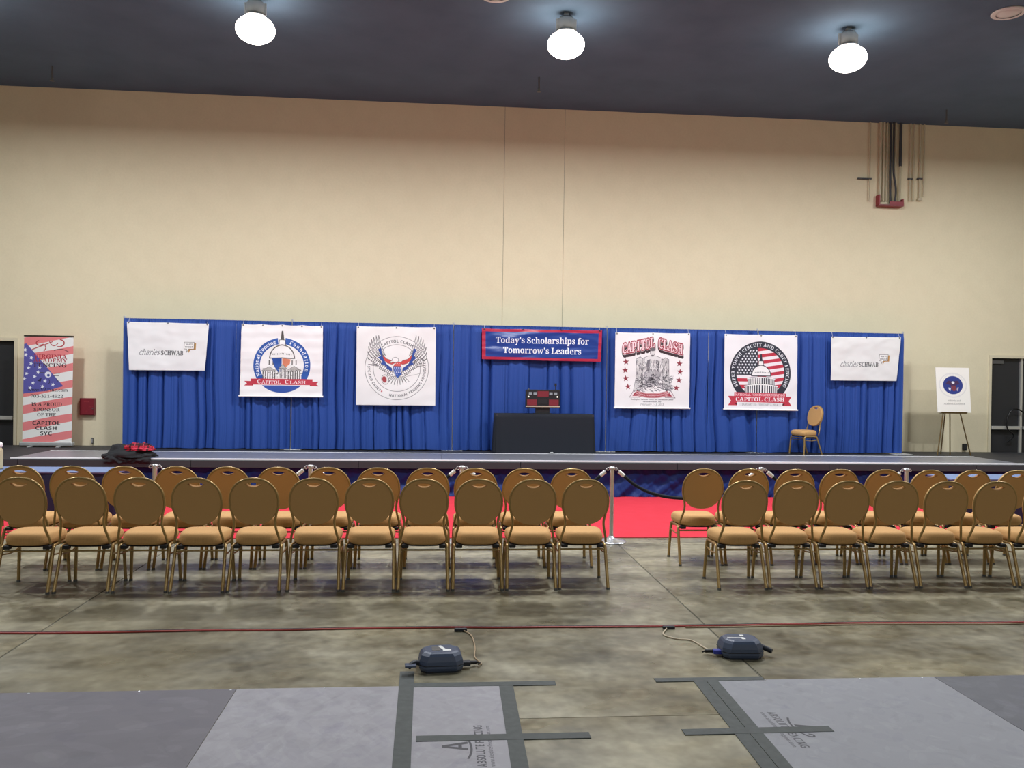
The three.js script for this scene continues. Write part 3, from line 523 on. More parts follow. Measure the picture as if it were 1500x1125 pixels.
// fencing scoring machine
{
  const t = thing('scoring_machine', 'black scoring machine with dark red display panels on the navy-clothed table', 'scoring machine', [1.81, STAGE + 0.678, -14.5]);
  const y0 = 0.105, hh = 0.305, w = 0.58;
  mesh('stand', merge([box(0.3, 0.012, 0.14, 0, 0.006, 0), box(0.24, 0.1, 0.06, 0, 0.056, 0)]), M.black, t);
  mesh('case', new RoundedBoxGeometry(w, hh, 0.11, 2, 0.01).translate(0, y0 + hh / 2, 0), M.black, t);
  const red = std(0x7a2a33, 0.4), z = 0.057, pan = std(0x252628, 0.4), grey = std(0x8f969a, 0.4), white = new THREE.MeshStandardMaterial({ color: 0xf4f0e6, emissive: 0xfff2dd, emissiveIntensity: 1.0, roughness: 0.4 });
  for (const s of [-1, 1]) {
    mesh('display_panel', box(0.165, 0.1, 0.006, s * 0.185, y0 + 0.09, z), red, t);
    for (const k of [0.135, 0.215]) mesh('digit_window', box(0.055, 0.045, 0.006, s * k, y0 + 0.24, z), grey, t);
    mesh('signal_lamp', new THREE.SphereGeometry(0.012, 12, 8).translate(s * 0.245, y0 + 0.187, z), white, t);
  }
  mesh('display_panel', box(0.19, 0.095, 0.006, 0, y0 + 0.235, z), red, t);
  mesh('clock_window', box(0.16, 0.09, 0.006, 0, y0 + 0.11, z), pan, t);
  mesh('base_strip', new RoundedBoxGeometry(w, 0.022, 0.02, 2, 0.006).translate(0, y0 + 0.022, z), std(0xb5a690, 0.4), t);
  const an = mesh('antenna', merge([cyl(0.006, 0.008, 0.1, 0.22, y0 + hh + 0.05, 0, 8), box(0.035, 0.05, 0.03, 0.22, y0 + hh + 0.085, 0)]), M.black, t); void an;
  mesh('knob', cyl(0.012, 0.014, 0.02, -0.24, y0 + hh + 0.008, 0, 10), M.plate, t);
}
// crumpled paper scrap on the strip
{
  const g = mergeVertices(new THREE.IcosahedronGeometry(0.018, 2).deleteAttribute('normal').deleteAttribute('uv')); const p = g.attributes.position;
  for (let i = 0; i < p.count; i++) { const k = 1 + 0.6 * n3(p.getX(i) * 80, p.getY(i) * 80, p.getZ(i) * 80); p.setXYZ(i, p.getX(i) * k * 1.6, Math.max(-0.012, p.getY(i) * k), p.getZ(i) * k); }
  g.computeVertexNormals(); const m = mesh('paper_scrap', g, M.aluDull); m.position.set(1.95, STAGE + 0.025, -14.3); tag(m, 'small crumpled silver scrap lying on the stage before the table', 'paper');
}
// easel with poster board
{
  const poster = canvasTex(640, 830, (g, w, h) => {
    paper(g, w, h, '#f4f0e6');
    g.strokeStyle = '#cbc8cc'; g.lineWidth = 4; for (const r of [[262, 228], [250, 216]]) { g.beginPath(); g.ellipse(318, 325, r[0], r[1], 0, 0, 7); g.stroke(); }
    arcText(g, 'NATIONAL FENCING FOUNDATION', 318, 325, 205, 0, `26px ${sans}`, '#d2ced2', { spacing: 3 });
    g.beginPath(); g.ellipse(318, 325, 188, 168, 0, 0, 7); g.fillStyle = '#2f3d86'; g.fill();
    g.save(); g.beginPath(); g.ellipse(318, 325, 184, 164, 0, 0, 7); g.clip();
    poly(g, [[318, 260], [230, 240], [180, 300], [260, 320], [290, 360], [350, 360], [390, 320], [450, 300], [410, 240]], '#4a2f55'); poly(g, [[280, 340], [370, 335], [380, 420], [330, 440], [285, 410]], '#7d3a48');
    g.beginPath(); g.ellipse(322, 278, 30, 24, 0.3, 0, 7); g.fillStyle = '#e7e7ee'; g.fill(); poly(g, [[225, 370], [275, 380], [262, 440], [235, 410]], '#e3e2e8'); poly(g, [[395, 370], [430, 365], [405, 440], [385, 420]], '#b9a9b8');
    g.restore();
    textC(g, 'Athletic and', 325, 612, `italic 44px ${serif}`, '#6d6664', 240); textC(g, 'Academic Excellence', 325, 668, `italic 44px ${serif}`, '#6d6664', 400);
  });
  const t = thing('easel', 'slim brass three-legged display easel standing at the stage end', 'easel', [9.29, STAGE, -14.76]);
  const top = V(0.0, 1.42, -0.1);
  for (const s of [-1, 1]) mesh('leg', rod(V(s < 0 ? -0.34 : 0.29, 0.004, 0.15), V(s * 0.03, 1.4, -0.06), 0.011), M.brass, t);
  mesh('leg', rod(V(-0.06, 0.004, -0.2), V(0, 1.38, -0.09), 0.011), M.brass, t);
  mesh('center_post', rod(V(-0.07, 0.004, 0.1), V(0.0, 1.4, -0.06), 0.011), M.brass, t);
  mesh('ledge', merge([span(-0.25, 0.24, 0.755, 0.772, 0.045, 0.11, 0.004), span(-0.25, 0.24, 0.772, 0.785, 0.104, 0.11)]), M.brass, t);
  mesh('head', merge([box(0.09, 0.04, 0.03, 0, 1.4, -0.07, 0.006)]), M.brass, t); void top;
  const b = thing('poster_board', 'white poster board with blue oval eagle emblem resting on the easel', 'poster', [9.3, STAGE + 0.774, -14.68]);
  const back = std(0xe9e5da, 0.7), g = box(0.635, 0.815, 0.008, 0, 0.4085, 0);
  const m = mesh('board', g, back, b); mesh('print', box(0.634, 0.814, 0.001, 0, 0.4085, 0.0045), vinyl(poster, 0.5), b); void m;
  b.rotation.x = -0.12;
}
// jacket thrown over the stage edge
{
  const t = thing('jacket', 'black jacket with red plaid lining dropped on the stage edge', 'jacket', [-4.48, STAGE + 0.014, -13.02]);
  const blob = (sx, sy, sz, f, amp, flat) => { const g = mergeVertices(new THREE.IcosahedronGeometry(1, 5).deleteAttribute('normal').deleteAttribute('uv')), p = g.attributes.position;
    for (let i = 0; i < p.count; i++) { const x = p.getX(i), y = p.getY(i), z = p.getZ(i), k = 1 + amp * n3(x * f, y * f, z * f + flat) + amp * 0.5 * (1 - 2 * Math.abs(n3(x * f * 2 + 5, y * f * 1.5, z * f * 2))); p.setXYZ(i, x * k * sx, Math.max(0.006, y * k * sy), z * k * sz); }
    g.computeVertexNormals(); return worldUV(g, 0, 1, 0.12); };
  const plaid = canvasTex(128, 128, (g, w, h) => { paper(g, w, h, '#b02238'); g.globalAlpha = 0.75; g.fillStyle = '#1d0c10'; g.fillRect(0, 14, w, 34); g.fillRect(18, 0, 32, h); g.globalAlpha = 0.8; g.fillStyle = '#d94a5c'; g.fillRect(0, 84, w, 8); g.fillRect(88, 0, 8, h); });
  plaid.wrapS = plaid.wrapT = THREE.RepeatWrapping;
  const body = blob(0.35, 0.15, 0.18, 1.5, 0.14, 3); body.translate(0.0, 0.016, -0.13); mesh('body', body, M.blackCloth, t);
  const hood = blob(0.14, 0.19, 0.14, 1.4, 0.15, 8); hood.translate(-0.19, 0.016, -0.16); mesh('hood', hood, M.blackCloth, t);
  mesh('sleeve', tube([V(-0.25, 0.06, -0.05), V(-0.33, 0.04, 0.0), V(-0.36, 0.036, -0.03)], 0.034, 16, 10), M.blackCloth, t);
  const flap = sheet(30, 10, (u, v) => [-0.33 + 0.66 * u, -0.055 + 0.13 * v + 0.012 * n2(u * 5, 1), 0.05 + 0.02 * n2(u * 6, v * 2) - 0.05 * v * v], 0.012); mesh('hem_flap', flap, M.blackCloth, t);
  const lin = blob(0.215, 0.1, 0.13, 2.6, 0.3, 14); lin.translate(0.11, 0.115, -0.12); mesh('lining', lin, new THREE.MeshStandardMaterial({ map: plaid, roughness: 0.9 }), t).userData.label = 'red plaid lining';
}

// ================================================================ BANQUET CHAIR
const CH = (() => {
  const zb = y => 0.185 + 0.2 * (y - 0.55);
  const g = {};
  // back panel with a hand-hold opening
  const sh = new THREE.Shape(), N = 64, cy = 0.7535;
  for (let i = 0; i <= N; i++) { const a = i / N * 2 * Math.PI, [ex, ey] = superellipse(0.187, 0.193, 2.25)(a); const y = ey < 0 ? ey * (1 + 0.02 * Math.cos(a) ** 2) : ey; if (i) sh.lineTo(ex, y); else sh.moveTo(ex, y); }
  const hole = new THREE.Path(); hole.moveTo(-0.072, 0.158); hole.quadraticCurveTo(0, 0.192, 0.072, 0.158); hole.quadraticCurveTo(0.045, 0.128, 0, 0.128); hole.quadraticCurveTo(-0.045, 0.128, -0.072, 0.158); sh.holes.push(hole);
  const bp = new THREE.ExtrudeGeometry(sh, { depth: 0.02, bevelEnabled: true, bevelThickness: 0.012, bevelSize: 0.006, bevelSegments: 3, curveSegments: 12 });
  bp.translate(0, 0, -0.022); bp.rotateX(Math.atan(0.2)); bp.translate(0, cy, zb(cy)); g.back = bp;
  // tube around the panel, running down to the seat
  const pts = [], side = [[0.2, 0.395], [0.192, 0.45], [0.176, 0.515], [0.168, 0.575], [0.174, 0.625]];
  for (const [x, y] of side) pts.push(V(x, y, y < 0.5 ? zb(y) - 0.02 + (y - 0.395) * 0.15 : zb(y)));
  for (let i = 0; i <= 20; i++) { const a = -0.42 + i / 20 * (Math.PI + 0.84), [ex, ey] = superellipse(0.198, 0.2, 2.2)(a); pts.push(V(ex, cy + ey, zb(cy + ey))); }
  for (const [x, y] of side.slice().reverse()) pts.push(V(-x, y, y < 0.5 ? zb(y) - 0.02 + (y - 0.395) * 0.15 : zb(y)));
  g.frame = tube(pts, 0.0105, 96, 8);
  // seat
  const out = t => { const [x, z] = superellipse(0.2, 0.2, 4)(t); return [x * (1 - 0.1 * (z / 0.2)) , z - 0.045]; };
  g.seat = pillow(out, 0.424, 0.058, 0.052, 11, 56, 14);
  g.pan = pillow(t => { const [x, z] = out(t); return [x * 0.93, z * 0.93]; }, 0.371, 0.01, 0.008, 12, 32, 3);
  // legs
  g.legs = []; g.glides = [];
  for (const s of [-1, 1]) {
    g.legs.push(tube([V(s * 0.21, 0.012, -0.215), V(s * 0.202, 0.2, -0.203), V(s * 0.196, 0.33, -0.194), V(s * 0.193, 0.362, -0.182), V(s * 0.19, 0.368, -0.15)], 0.0142, 20, 8));
    g.legs.push(tube([V(s * 0.211, 0.012, 0.215), V(s * 0.206, 0.2, 0.146), V(s * 0.203, 0.33, 0.099), V(s * 0.2, 0.361, 0.079), V(s * 0.192, 0.368, 0.04)], 0.0142, 20, 8));
    g.glides.push(cyl(0.0155, 0.0165, 0.018, s * 0.21, 0.009, -0.215, 10), cyl(0.0155, 0.0165, 0.018, s * 0.211, 0.009, 0.215, 10));
  }
  g.rails = [-1, 1].map(s => rod(V(s * 0.1905, 0.368, -0.16), V(s * 0.1905, 0.368, 0.05), 0.0128, 8));
  g.sideStretch = [-1, 1].map(s => tube([V(s * 0.198, 0.3, -0.197), V(s * 0.2, 0.285, -0.05), V(s * 0.207, 0.3, 0.112)], 0.007, 12, 6));
  g.cross = [rod(V(-0.203, 0.328, 0.1), V(0.203, 0.328, 0.1), 0.008, 8), rod(V(-0.196, 0.34, -0.193), V(0.196, 0.34, -0.193), 0.008, 8)];
  g.bump = [-1, 1].map(s => box(0.055, 0.03, 0.05, s * 0.158, 0.36, 0.1, 0.006));
  return g;
})();
function chairParts(t) {
  mesh('seat', CH.seat, M.fabric, t); mesh('seat_pan', CH.pan, M.black, t);
  mesh('backrest', CH.back, M.fabric, t); mesh('back_frame', CH.frame, M.gold, t);
  CH.legs.forEach((l, i) => { const m = mesh('leg', l, M.gold, t); mesh('glide', CH.glides[i], M.plate, m); });
  CH.rails.forEach(r => mesh('seat_rail', r, M.gold, t)); CH.sideStretch.forEach(r => mesh('side_stretcher', r, M.gold, t)); CH.cross.forEach(r => mesh('cross_stretcher', r, M.gold, t));
  CH.bump.forEach(b => mesh('bumper', b, M.black, t)); return t;
}
const protoChair = chairParts(thing('banquet_chair', 'round-backed gold banquet chair alone on the stage, turned sideways', 'chair', [6.51, STAGE, -14.61], 1.85));
protoChair.scale.setScalar(0.91);
function chairRow(xs, z, text, group, dir) {
  const order = dir > 0 ? xs : xs.slice().reverse();
  order.forEach((x, i) => {
    const c = protoChair.clone(); c.name = numbered('banquet_chair'); c.scale.setScalar(1); c.userData = {};
    tag(c, `round-backed gold banquet chair, ${text}, ${ORD[i + 1]} from the aisle`, 'chair', group);
    c.position.set(x, 0, z - 0.215 + rr(-0.012, 0.012)); c.rotation.set(0, rr(-0.008, 0.008), 0); scene.add(c);
  });
}
chairRow([-3.345, -2.88, -2.417, -1.955, -1.493, -1.008, -0.546, -0.085, 0.376, 0.837, 1.298], -7.3, 'back row, banner-stand side', 'back row of chairs, banner-stand side', -1);
chairRow([2.69, 3.152, 3.614, 4.076, 4.538, 5.0, 5.462], -7.265, 'back row, easel side', 'back row of chairs, easel side', 1);
chairRow([...Array(12)].map((_, i) => -3.74 + 0.459 * i), -8.15, 'row nearer the stage, banner-stand side', 'stage-side row of chairs, banner-stand side', -1);
chairRow([...Array(8)].map((_, i) => 2.62 + 0.463 * i), -8.22, 'row nearer the stage, easel side', 'stage-side row of chairs, easel side', 1);

// ================================================================ CARPET, STANCHIONS, LOW TABLES
{
  const g = span(-7.4, 9.6, 0, 0.009, -13.03, -9.68, 0.003); worldUV(g, 0, 2, 1.3);
  tag(mesh('red_carpet', g, M.carpet), 'bright red carpet runner on the floor before the stage', 'carpet');
  const SX = [-2.975, -1.342, 0.299, 1.975, 3.692, 5.419], SZ = -9.45, SH = 0.845;
  const postG = cyl(0.0245, 0.0245, SH - 0.03, 0, (SH - 0.03) / 2 + 0.015, 0, 20), baseG = lathe([[0, 0], [0.165, 0], [0.168, 0.008], [0.15, 0.02], [0.08, 0.032], [0.035, 0.048], [0.0275, 0.07], [0, 0.07]], 36), headG = lathe([[0, SH - 0.035], [0.031, SH - 0.035], [0.034, SH - 0.02], [0.034, SH - 0.008], [0.02, SH], [0, SH]], 24);
  SX.forEach((x, i) => {
    const t = thing('stanchion', i === 0 ? 'chrome rope stanchion at the jacket end of the row' : i === 5 ? 'chrome rope stanchion at the easel end of the row' : i === 3 ? 'chrome rope stanchion standing in the aisle between chairs' : `chrome rope stanchion, ${ORD[i + 1]} from the jacket end`, 'stanchion', [x, 0, SZ], 0, 'chrome rope stanchions');
    mesh('base', baseG, M.chrome, t); mesh('post', postG, M.chrome, t); mesh('head', headG, M.chrome, t);
    for (const s of [-1, 1]) mesh('rope_ring', new THREE.TorusGeometry(0.016, 0.004, 6, 14).rotateY(0.4).translate(s * 0.046, SH - 0.028, 0), M.chrome, t);
    if (i < 5) {
      const x2 = SX[i + 1], r = thing('velvet_rope', `dark navy stanchion rope hanging between ${ORD[i + 1]} and ${ORD[i + 2]} posts from the jacket end`, 'rope', [0, 0, SZ], 0, 'stanchion ropes');
      const a = V(x + 0.135, SH - 0.105, 0), b = V(x2 - 0.135, SH - 0.105, 0), pts = [];
      for (let k = 0; k <= 16; k++) { const u = k / 16, c = (Math.cosh(2.4 * (2 * u - 1)) - 1) / (Math.cosh(2.4) - 1); pts.push(V(a.x + (b.x - a.x) * u, 0.49 + (a.y - 0.49) * c, 0)); }
      mesh('cord', tube(pts, 0.019, 64, 10), M.rope, r);
      for (const [e, s, px] of [[a, -1, x], [b, 1, x2]]) { const inn = V(e.x + s * 0.057, e.y + 0.047, 0); mesh('end_cap', rod(e, inn, 0.022, 14), M.chromeCap, r); mesh('snap_hook', tube([inn, V(inn.x + s * 0.014, SH - 0.03, 0), V(px - s * 0.05, SH - 0.026, 0)], 0.006, 14, 6), M.chrome, r); }
    }
  });
  for (const [x0, x1, zf, label] of [[-7.4, -3.86, -10.86, 'low narrow table with pale blue top and navy cloth, banner-stand end'], [6.64, 10.2, -10.52, 'low narrow table with pale blue top and navy cloth, easel end']]) {
    const t = thing('low_table', label, 'table', [(x0 + x1) / 2, 0.009, zf - 0.27]), w = x1 - x0;
    mesh('tabletop', new RoundedBoxGeometry(w, 0.022, 0.56, 2, 0.006).translate(0, 0.58, 0), M.paleTop, t);
    const half = w / 2 - 0.006;
    mesh('cloth', merge([sheet(240, 8, (u, v) => [-half + 2 * half * u, 0.004 + 0.562 * v, 0.262 + (0.01 + 0.012 * (1 - v)) * n2(u * w * 9, v * 0.5)], 0.004), box(0.006, 0.56, 0.5, -half, 0.286, 0), box(0.006, 0.56, 0.5, half, 0.286, 0)]), M.navyCloth2, t);
    for (const sx of [-1, 1]) for (const sz of [-1, 1]) mesh('leg', cyl(0.014, 0.014, 0.568, sx * (half - 0.15), 0.284, sz * 0.2, 8), M.steel, t);
  }
  const b = thing('bottle', 'beige flask with white top standing on the low table', 'bottle', [-5.37, 0.6, -11.1]);
  mesh('body', lathe([[0, 0], [0.05, 0], [0.054, 0.02], [0.054, 0.23], [0.035, 0.27], [0, 0.27]], 20), M.beige, b); mesh('cap', lathe([[0, 0.268], [0.042, 0.268], [0.05, 0.285], [0.048, 0.315], [0.03, 0.335], [0, 0.338]], 20), M.whiteVinyl, b);
}

// ================================================================ FLOOR CABLES AND REELS
{
  const path = (z0, ph, amp, x0, x1, y) => { const p = []; for (let i = 0; i <= 60; i++) { const x = x0 + (x1 - x0) * i / 60; p.push(V(x, y, z0 + amp * n2(x * 0.5 + ph, 1) + amp * 0.5 * n2(x * 1.1 + ph, 4))); } return p; };
  tag(mesh('red_cable', tube(path(-6.195, 0, 0.02, -5.2, 6.9, 0.0065), 0.0065, 240, 8), M.redCable), 'red cable running straight across the concrete behind the chairs', 'cable');
  tag(mesh('black_cable', tube(path(-6.217, 0, 0.02, -5.2, 6.9, 0.006), 0.006, 240, 8), M.blackCable), 'black cable lying alongside the red cable on the concrete', 'cable');
  tag(mesh('tan_cable', tube(path(-6.165, 0, 0.02, 1.85, 6.9, 0.005), 0.005, 120, 6), M.tanCable), 'thin tan cable beside the red cable, past the floor joint', 'cable');
  const c1 = thing('reel_lead', 'thin brown lead from the red cable to the reel by the tape', 'cable', [0, 0, 0]); mesh('cord', tube([V(0.2, 0.008, -6.16), V(0.27, 0.006, -6.02), V(0.285, 0.006, -5.75), V(0.275, 0.006, -5.55), V(0.31, 0.007, -5.42), V(0.29, 0.02, -5.36)], 0.0048, 50, 6), M.tanCable, c1); mesh('junction', box(0.09, 0.022, 0.03, 0.2, 0.011, -6.135, 0.006), M.reelDark, c1);
  const c2 = thing('reel_lead', 'thin pale lead from the red cable to the reel on the joint', 'cable', [0, 0, 0]); mesh('cord', tube([V(1.7, 0.008, -6.12), V(1.64, 0.006, -5.98), V(1.71, 0.006, -5.88), V(1.8, 0.006, -5.84), V(1.84, 0.006, -5.68), V(1.87, 0.007, -5.58), V(1.905, 0.012, -5.5)], 0.0052, 50, 6), std(0xc9b89c, 0.6), c2); mesh('junction', box(0.09, 0.022, 0.03, 1.72, 0.011, -6.135, 0.006), M.reelDark, c2);
  function loft(rings) { const P = [], I = [], n = rings[0].length; for (const r of rings) for (const p of r) P.push(...p); const m = rings.length; for (let j = 0; j + 1 < m; j++) for (let i = 0; i < n; i++) { const a = j * n + i, b = j * n + (i + 1) % n, c = a + n, d = b + n; I.push(a, c, b, b, c, d); }
    for (let i = 1; i + 1 < n; i++) { I.push(0, i, i + 1); const o = (m - 1) * n; I.push(o, o + i + 1, o + i); }
    const g = new THREE.BufferGeometry(); g.setAttribute('position', new THREE.Float32BufferAttribute(P, 3)); g.setIndex(I); const h = g.toNonIndexed(); h.computeVertexNormals(); return h; }
  const oct = (a, b, c, y) => [[a - c, y, b], [a, y, b - c], [a, y, -b + c], [a - c, y, -b], [-a + c, y, -b], [-a, y, -b + c], [-a, y, b - c], [-a + c, y, b]];
  function reel(pos, turn, label, kind) {
    const t = thing('cable_reel', label, 'reel', pos, turn);
    mesh('case', loft([oct(0.128, 0.105, 0.035, 0.012), oct(0.136, 0.112, 0.04, 0.03), oct(0.133, 0.11, 0.045, 0.07), oct(0.122, 0.1, 0.045, 0.1), oct(0.11, 0.088, 0.042, 0.114), oct(0.096, 0.075, 0.036, 0.12)]), M.reel, t);
    mesh('base', loft([oct(0.124, 0.1, 0.034, 0), oct(0.124, 0.1, 0.034, 0.012)]), M.reelDark, t);
    mesh('seam', loft([oct(0.1375, 0.1135, 0.04, 0.044), oct(0.1375, 0.1135, 0.04, 0.048)]), M.reelDark, t);
    const s = kind ? 1 : -1;
    mesh('handle', kind ? rod(V(0.125, 0.062, -0.03), V(0.205, 0.036, 0.03), 0.017, 12) : tube([V(-0.13, 0.05, 0.05), V(-0.17, 0.06, 0.07), V(-0.2, 0.045, 0.1)], 0.016, 10, 8), M.reelDark, t);
    mesh('socket', box(0.06, 0.028, 0.045, -s * 0.155, 0.03, 0.02, 0.006), kind ? M.blueTape : M.reelDark, t);
    if (!kind) mesh('buckle', box(0.07, 0.012, 0.06, -0.19, 0.055, 0.1, 0.004), M.reel, t);
    mesh('plug', merge([rod(V(-s * 0.18, 0.03, 0.01), V(-s * 0.225, 0.02, -0.02), 0.012, 8), rod(V(-s * 0.225, 0.02, -0.02), V(-s * 0.25, 0.02, 0.0), 0.006, 6)]), M.black, t);
    if (kind) { mesh('tape_mark', box(0.11, 0.0015, 0.008, -0.035, 0.1212, 0.012), M.whiteTape, t); mesh('tape_mark', box(0.024, 0.0015, 0.034, 0.012, 0.1214, 0.035), M.whiteTape, t); mesh('tape_mark', box(0.024, 0.0015, 0.03, 0.018, 0.1214, -0.03), M.whiteTape, t); }
    else { mesh('tape_mark', box(0.022, 0.0015, 0.1, 0.012, 0.1213, 0.0).rotateY(0.35), M.whiteTape, t); mesh('tape_mark', box(0.05, 0.0015, 0.03, 0.036, 0.1215, 0.036), M.whiteTape, t); mesh('tape_mark', box(0.05, 0.0015, 0.08, -0.03, 0.1211, 0.0), M.plate, t); }
  }
  reel([0.053, 0, -5.37], 0.06, 'blue-grey cable reel case at the corner of the taped strip', 0);
  reel([2.035, 0, -5.53], -0.06, 'blue-grey cable reel case sitting on the floor joint', 1);
}

// ================================================================ RUBBER MATS AND TAPE
const MH = 0.003;
function matTex(w, h, base, prints) {
  return canvasTex(w, h, (g) => {
    paper(g, w, h, base);
    for (let i = 0; i < 1400; i++) { const a = rnd() * 0.035; g.fillStyle = rnd() < 0.5 ? `rgba(255,255,255,${a})` : `rgba(20,20,26,${a})`; g.beginPath(); g.ellipse(rnd() * w, rnd() * h, rr(3, 60), rr(2, 26), rr(-1, 1), 0, 7); g.fill(); }
    if (prints) prints(g);
  });
}
function logo(g) {                                                 // drawn upright, width about 440, origin at left of the baseline
  const ink = '#3c3a40';
  g.fillStyle = ink; g.textAlign = 'left'; g.textBaseline = 'alphabetic';
  g.save(); g.font = `bold 74px ${sans}`; g.scale(440 / g.measureText('ABSOLUTE FENCING').width, 1); g.fillText('ABSOLUTE FENCING', 0, 0); g.restore();
  g.save(); g.font = `bold 36px ${sans}`; g.translate(0, 46); g.scale(430 / g.measureText('www.absolutefencinggear.com').width, 1); g.globalAlpha = 0.8; g.fillText('www.absolutefencinggear.com', 0, 0); g.restore();
  poly(g, [[165, -95], [200, -245], [222, -245], [258, -95], [234, -95], [226, -130], [196, -130], [188, -95]], ink); poly(g, [[200, -150], [211, -205], [222, -150]], '#8b8a92');
  g.strokeStyle = ink; g.lineWidth = 13; g.beginPath(); g.moveTo(80, -100); g.quadraticCurveTo(160, -60, 260, -85); g.quadraticCurveTo(330, -110, 315, -145); g.quadraticCurveTo(290, -160, 285, -125); g.stroke();
}
function mat(label, x0, x1, z0, z1, map, studs = []) {
  const t = thing('floor_mat', label, 'mat', [0, 0, 0], 0);
  const g = span(x0, x1, 0, MH, z0, z1), p = g.attributes.position, u = new Float32Array(p.count * 2);
  for (let i = 0; i < p.count; i++) { u[2 * i] = (p.getX(i) - x0) / (x1 - x0); u[2 * i + 1] = (z1 - p.getZ(i)) / (z1 - z0); }
  g.setAttribute('uv', new THREE.BufferAttribute(u, 2));
  mesh('mat_sheet', g, new THREE.MeshStandardMaterial({ map, roughness: 0.6 }), t);
  for (const x of studs) mesh('stud', new THREE.SphereGeometry(0.006, 10, 6).scale(1, 0.5, 1).translate(x, MH, z0 + 0.012), M.chrome, t);
}
const PPM = 420;
mat('dark purple-grey rubber mat beside the lighter mats', -4.6, -1.122, -5.05, -2.6, matTex(1200, 900, '#6a666c'), [-2.26, -1.66, -1.15]);
mat('pale grey rubber mat between the dark mat and taped strip', -1.118, -0.172, -5.05, -2.6, matTex(600, 900, '#9b989c'), [-0.62]);
mat('narrow grey mat with printed lettering, framed by dark tape', -0.168, 0.45, -5.03, -2.6, matTex(Math.round(0.618 * PPM * 2.4), Math.round(2.43 * PPM * 2.4 * 0.75), '#9a979b', (g) => {
  const sx = Math.round(0.618 * PPM * 2.4) / 0.618, sz = Math.round(2.43 * PPM * 2.4 * 0.75) / 2.43;
  g.save(); g.scale(sx, sz); g.translate(0.262 + 0.168, 5.03 - 3.985); g.rotate(-Math.PI / 2); g.scale(0.00109, 0.00085); logo(g); g.restore();
}));
mat('wide grey mat with printed lettering beyond the double tape line', 1.66, 3.1, -5.06, -2.6, matTex(1440, 1600, '#8e8e92', (g) => {
  const sx = 1000, sz = 1600 / 2.46;
  g.save(); g.scale(sx, sz); g.translate(1.835 - 1.66, 5.06 - 4.56); g.rotate(Math.PI / 2); g.scale(0.00104, 0.00085); logo(g); g.restore();
}), [2.02, 2.62, 3.02]);
mat('dark grey mat at the far side of the wide printed mat', 3.104, 5.2, -5.06, -2.6, matTex(900, 900, '#5e5e63'));
function tapeStrip(label, x0, x1, z0, z1, y, shear = 0) {
  const g = span(x0, x1, 0.0002, MH + y, z0, z1); if (shear) { const p = g.attributes.position; for (let i = 0; i < p.count; i++) p.setX(i, p.getX(i) + shear * (p.getZ(i) - z0)); }
  worldUV(g, 0, 2, 0.7); tag(mesh('tape_strip', g, M.tape), label, 'tape', 'dark grey tape on the floor');
}
tapeStrip('dark tape along the narrow mat edge, running to the reel', -0.195, -0.108, -5.3, -2.6, 0.0012, 0.012);
tapeStrip('dark tape along the narrow mat edge facing bare concrete', 0.395, 0.478, -5.03, -2.6, 0.0012, -0.02);
tapeStrip('dark tape across the stage-side end of the narrow mat', -0.107, 0.735, -5.095, -5.028, 0.0016);
tapeStrip('dark tape crossing the lettering of the narrow mat', -0.075, 0.807, -4.345, -4.275, 0.002);
tapeStrip('dark tape across the stage-side end of the wide mat', 1.345, 2.02, -5.112, -5.05, 0.0016);
tapeStrip('dark tape along the wide mat edge on the concrete', 1.575, 1.652, -5.05, -2.6, 0.0012, -0.022);
tapeStrip('dark tape along the wide mat edge on the mat', 1.656, 1.725, -5.05, -2.6, 0.0012, -0.022);
tapeStrip('dark tape crossing the lettering of the wide mat', 1.297, 2.09, -4.355, -4.285, 0.002);

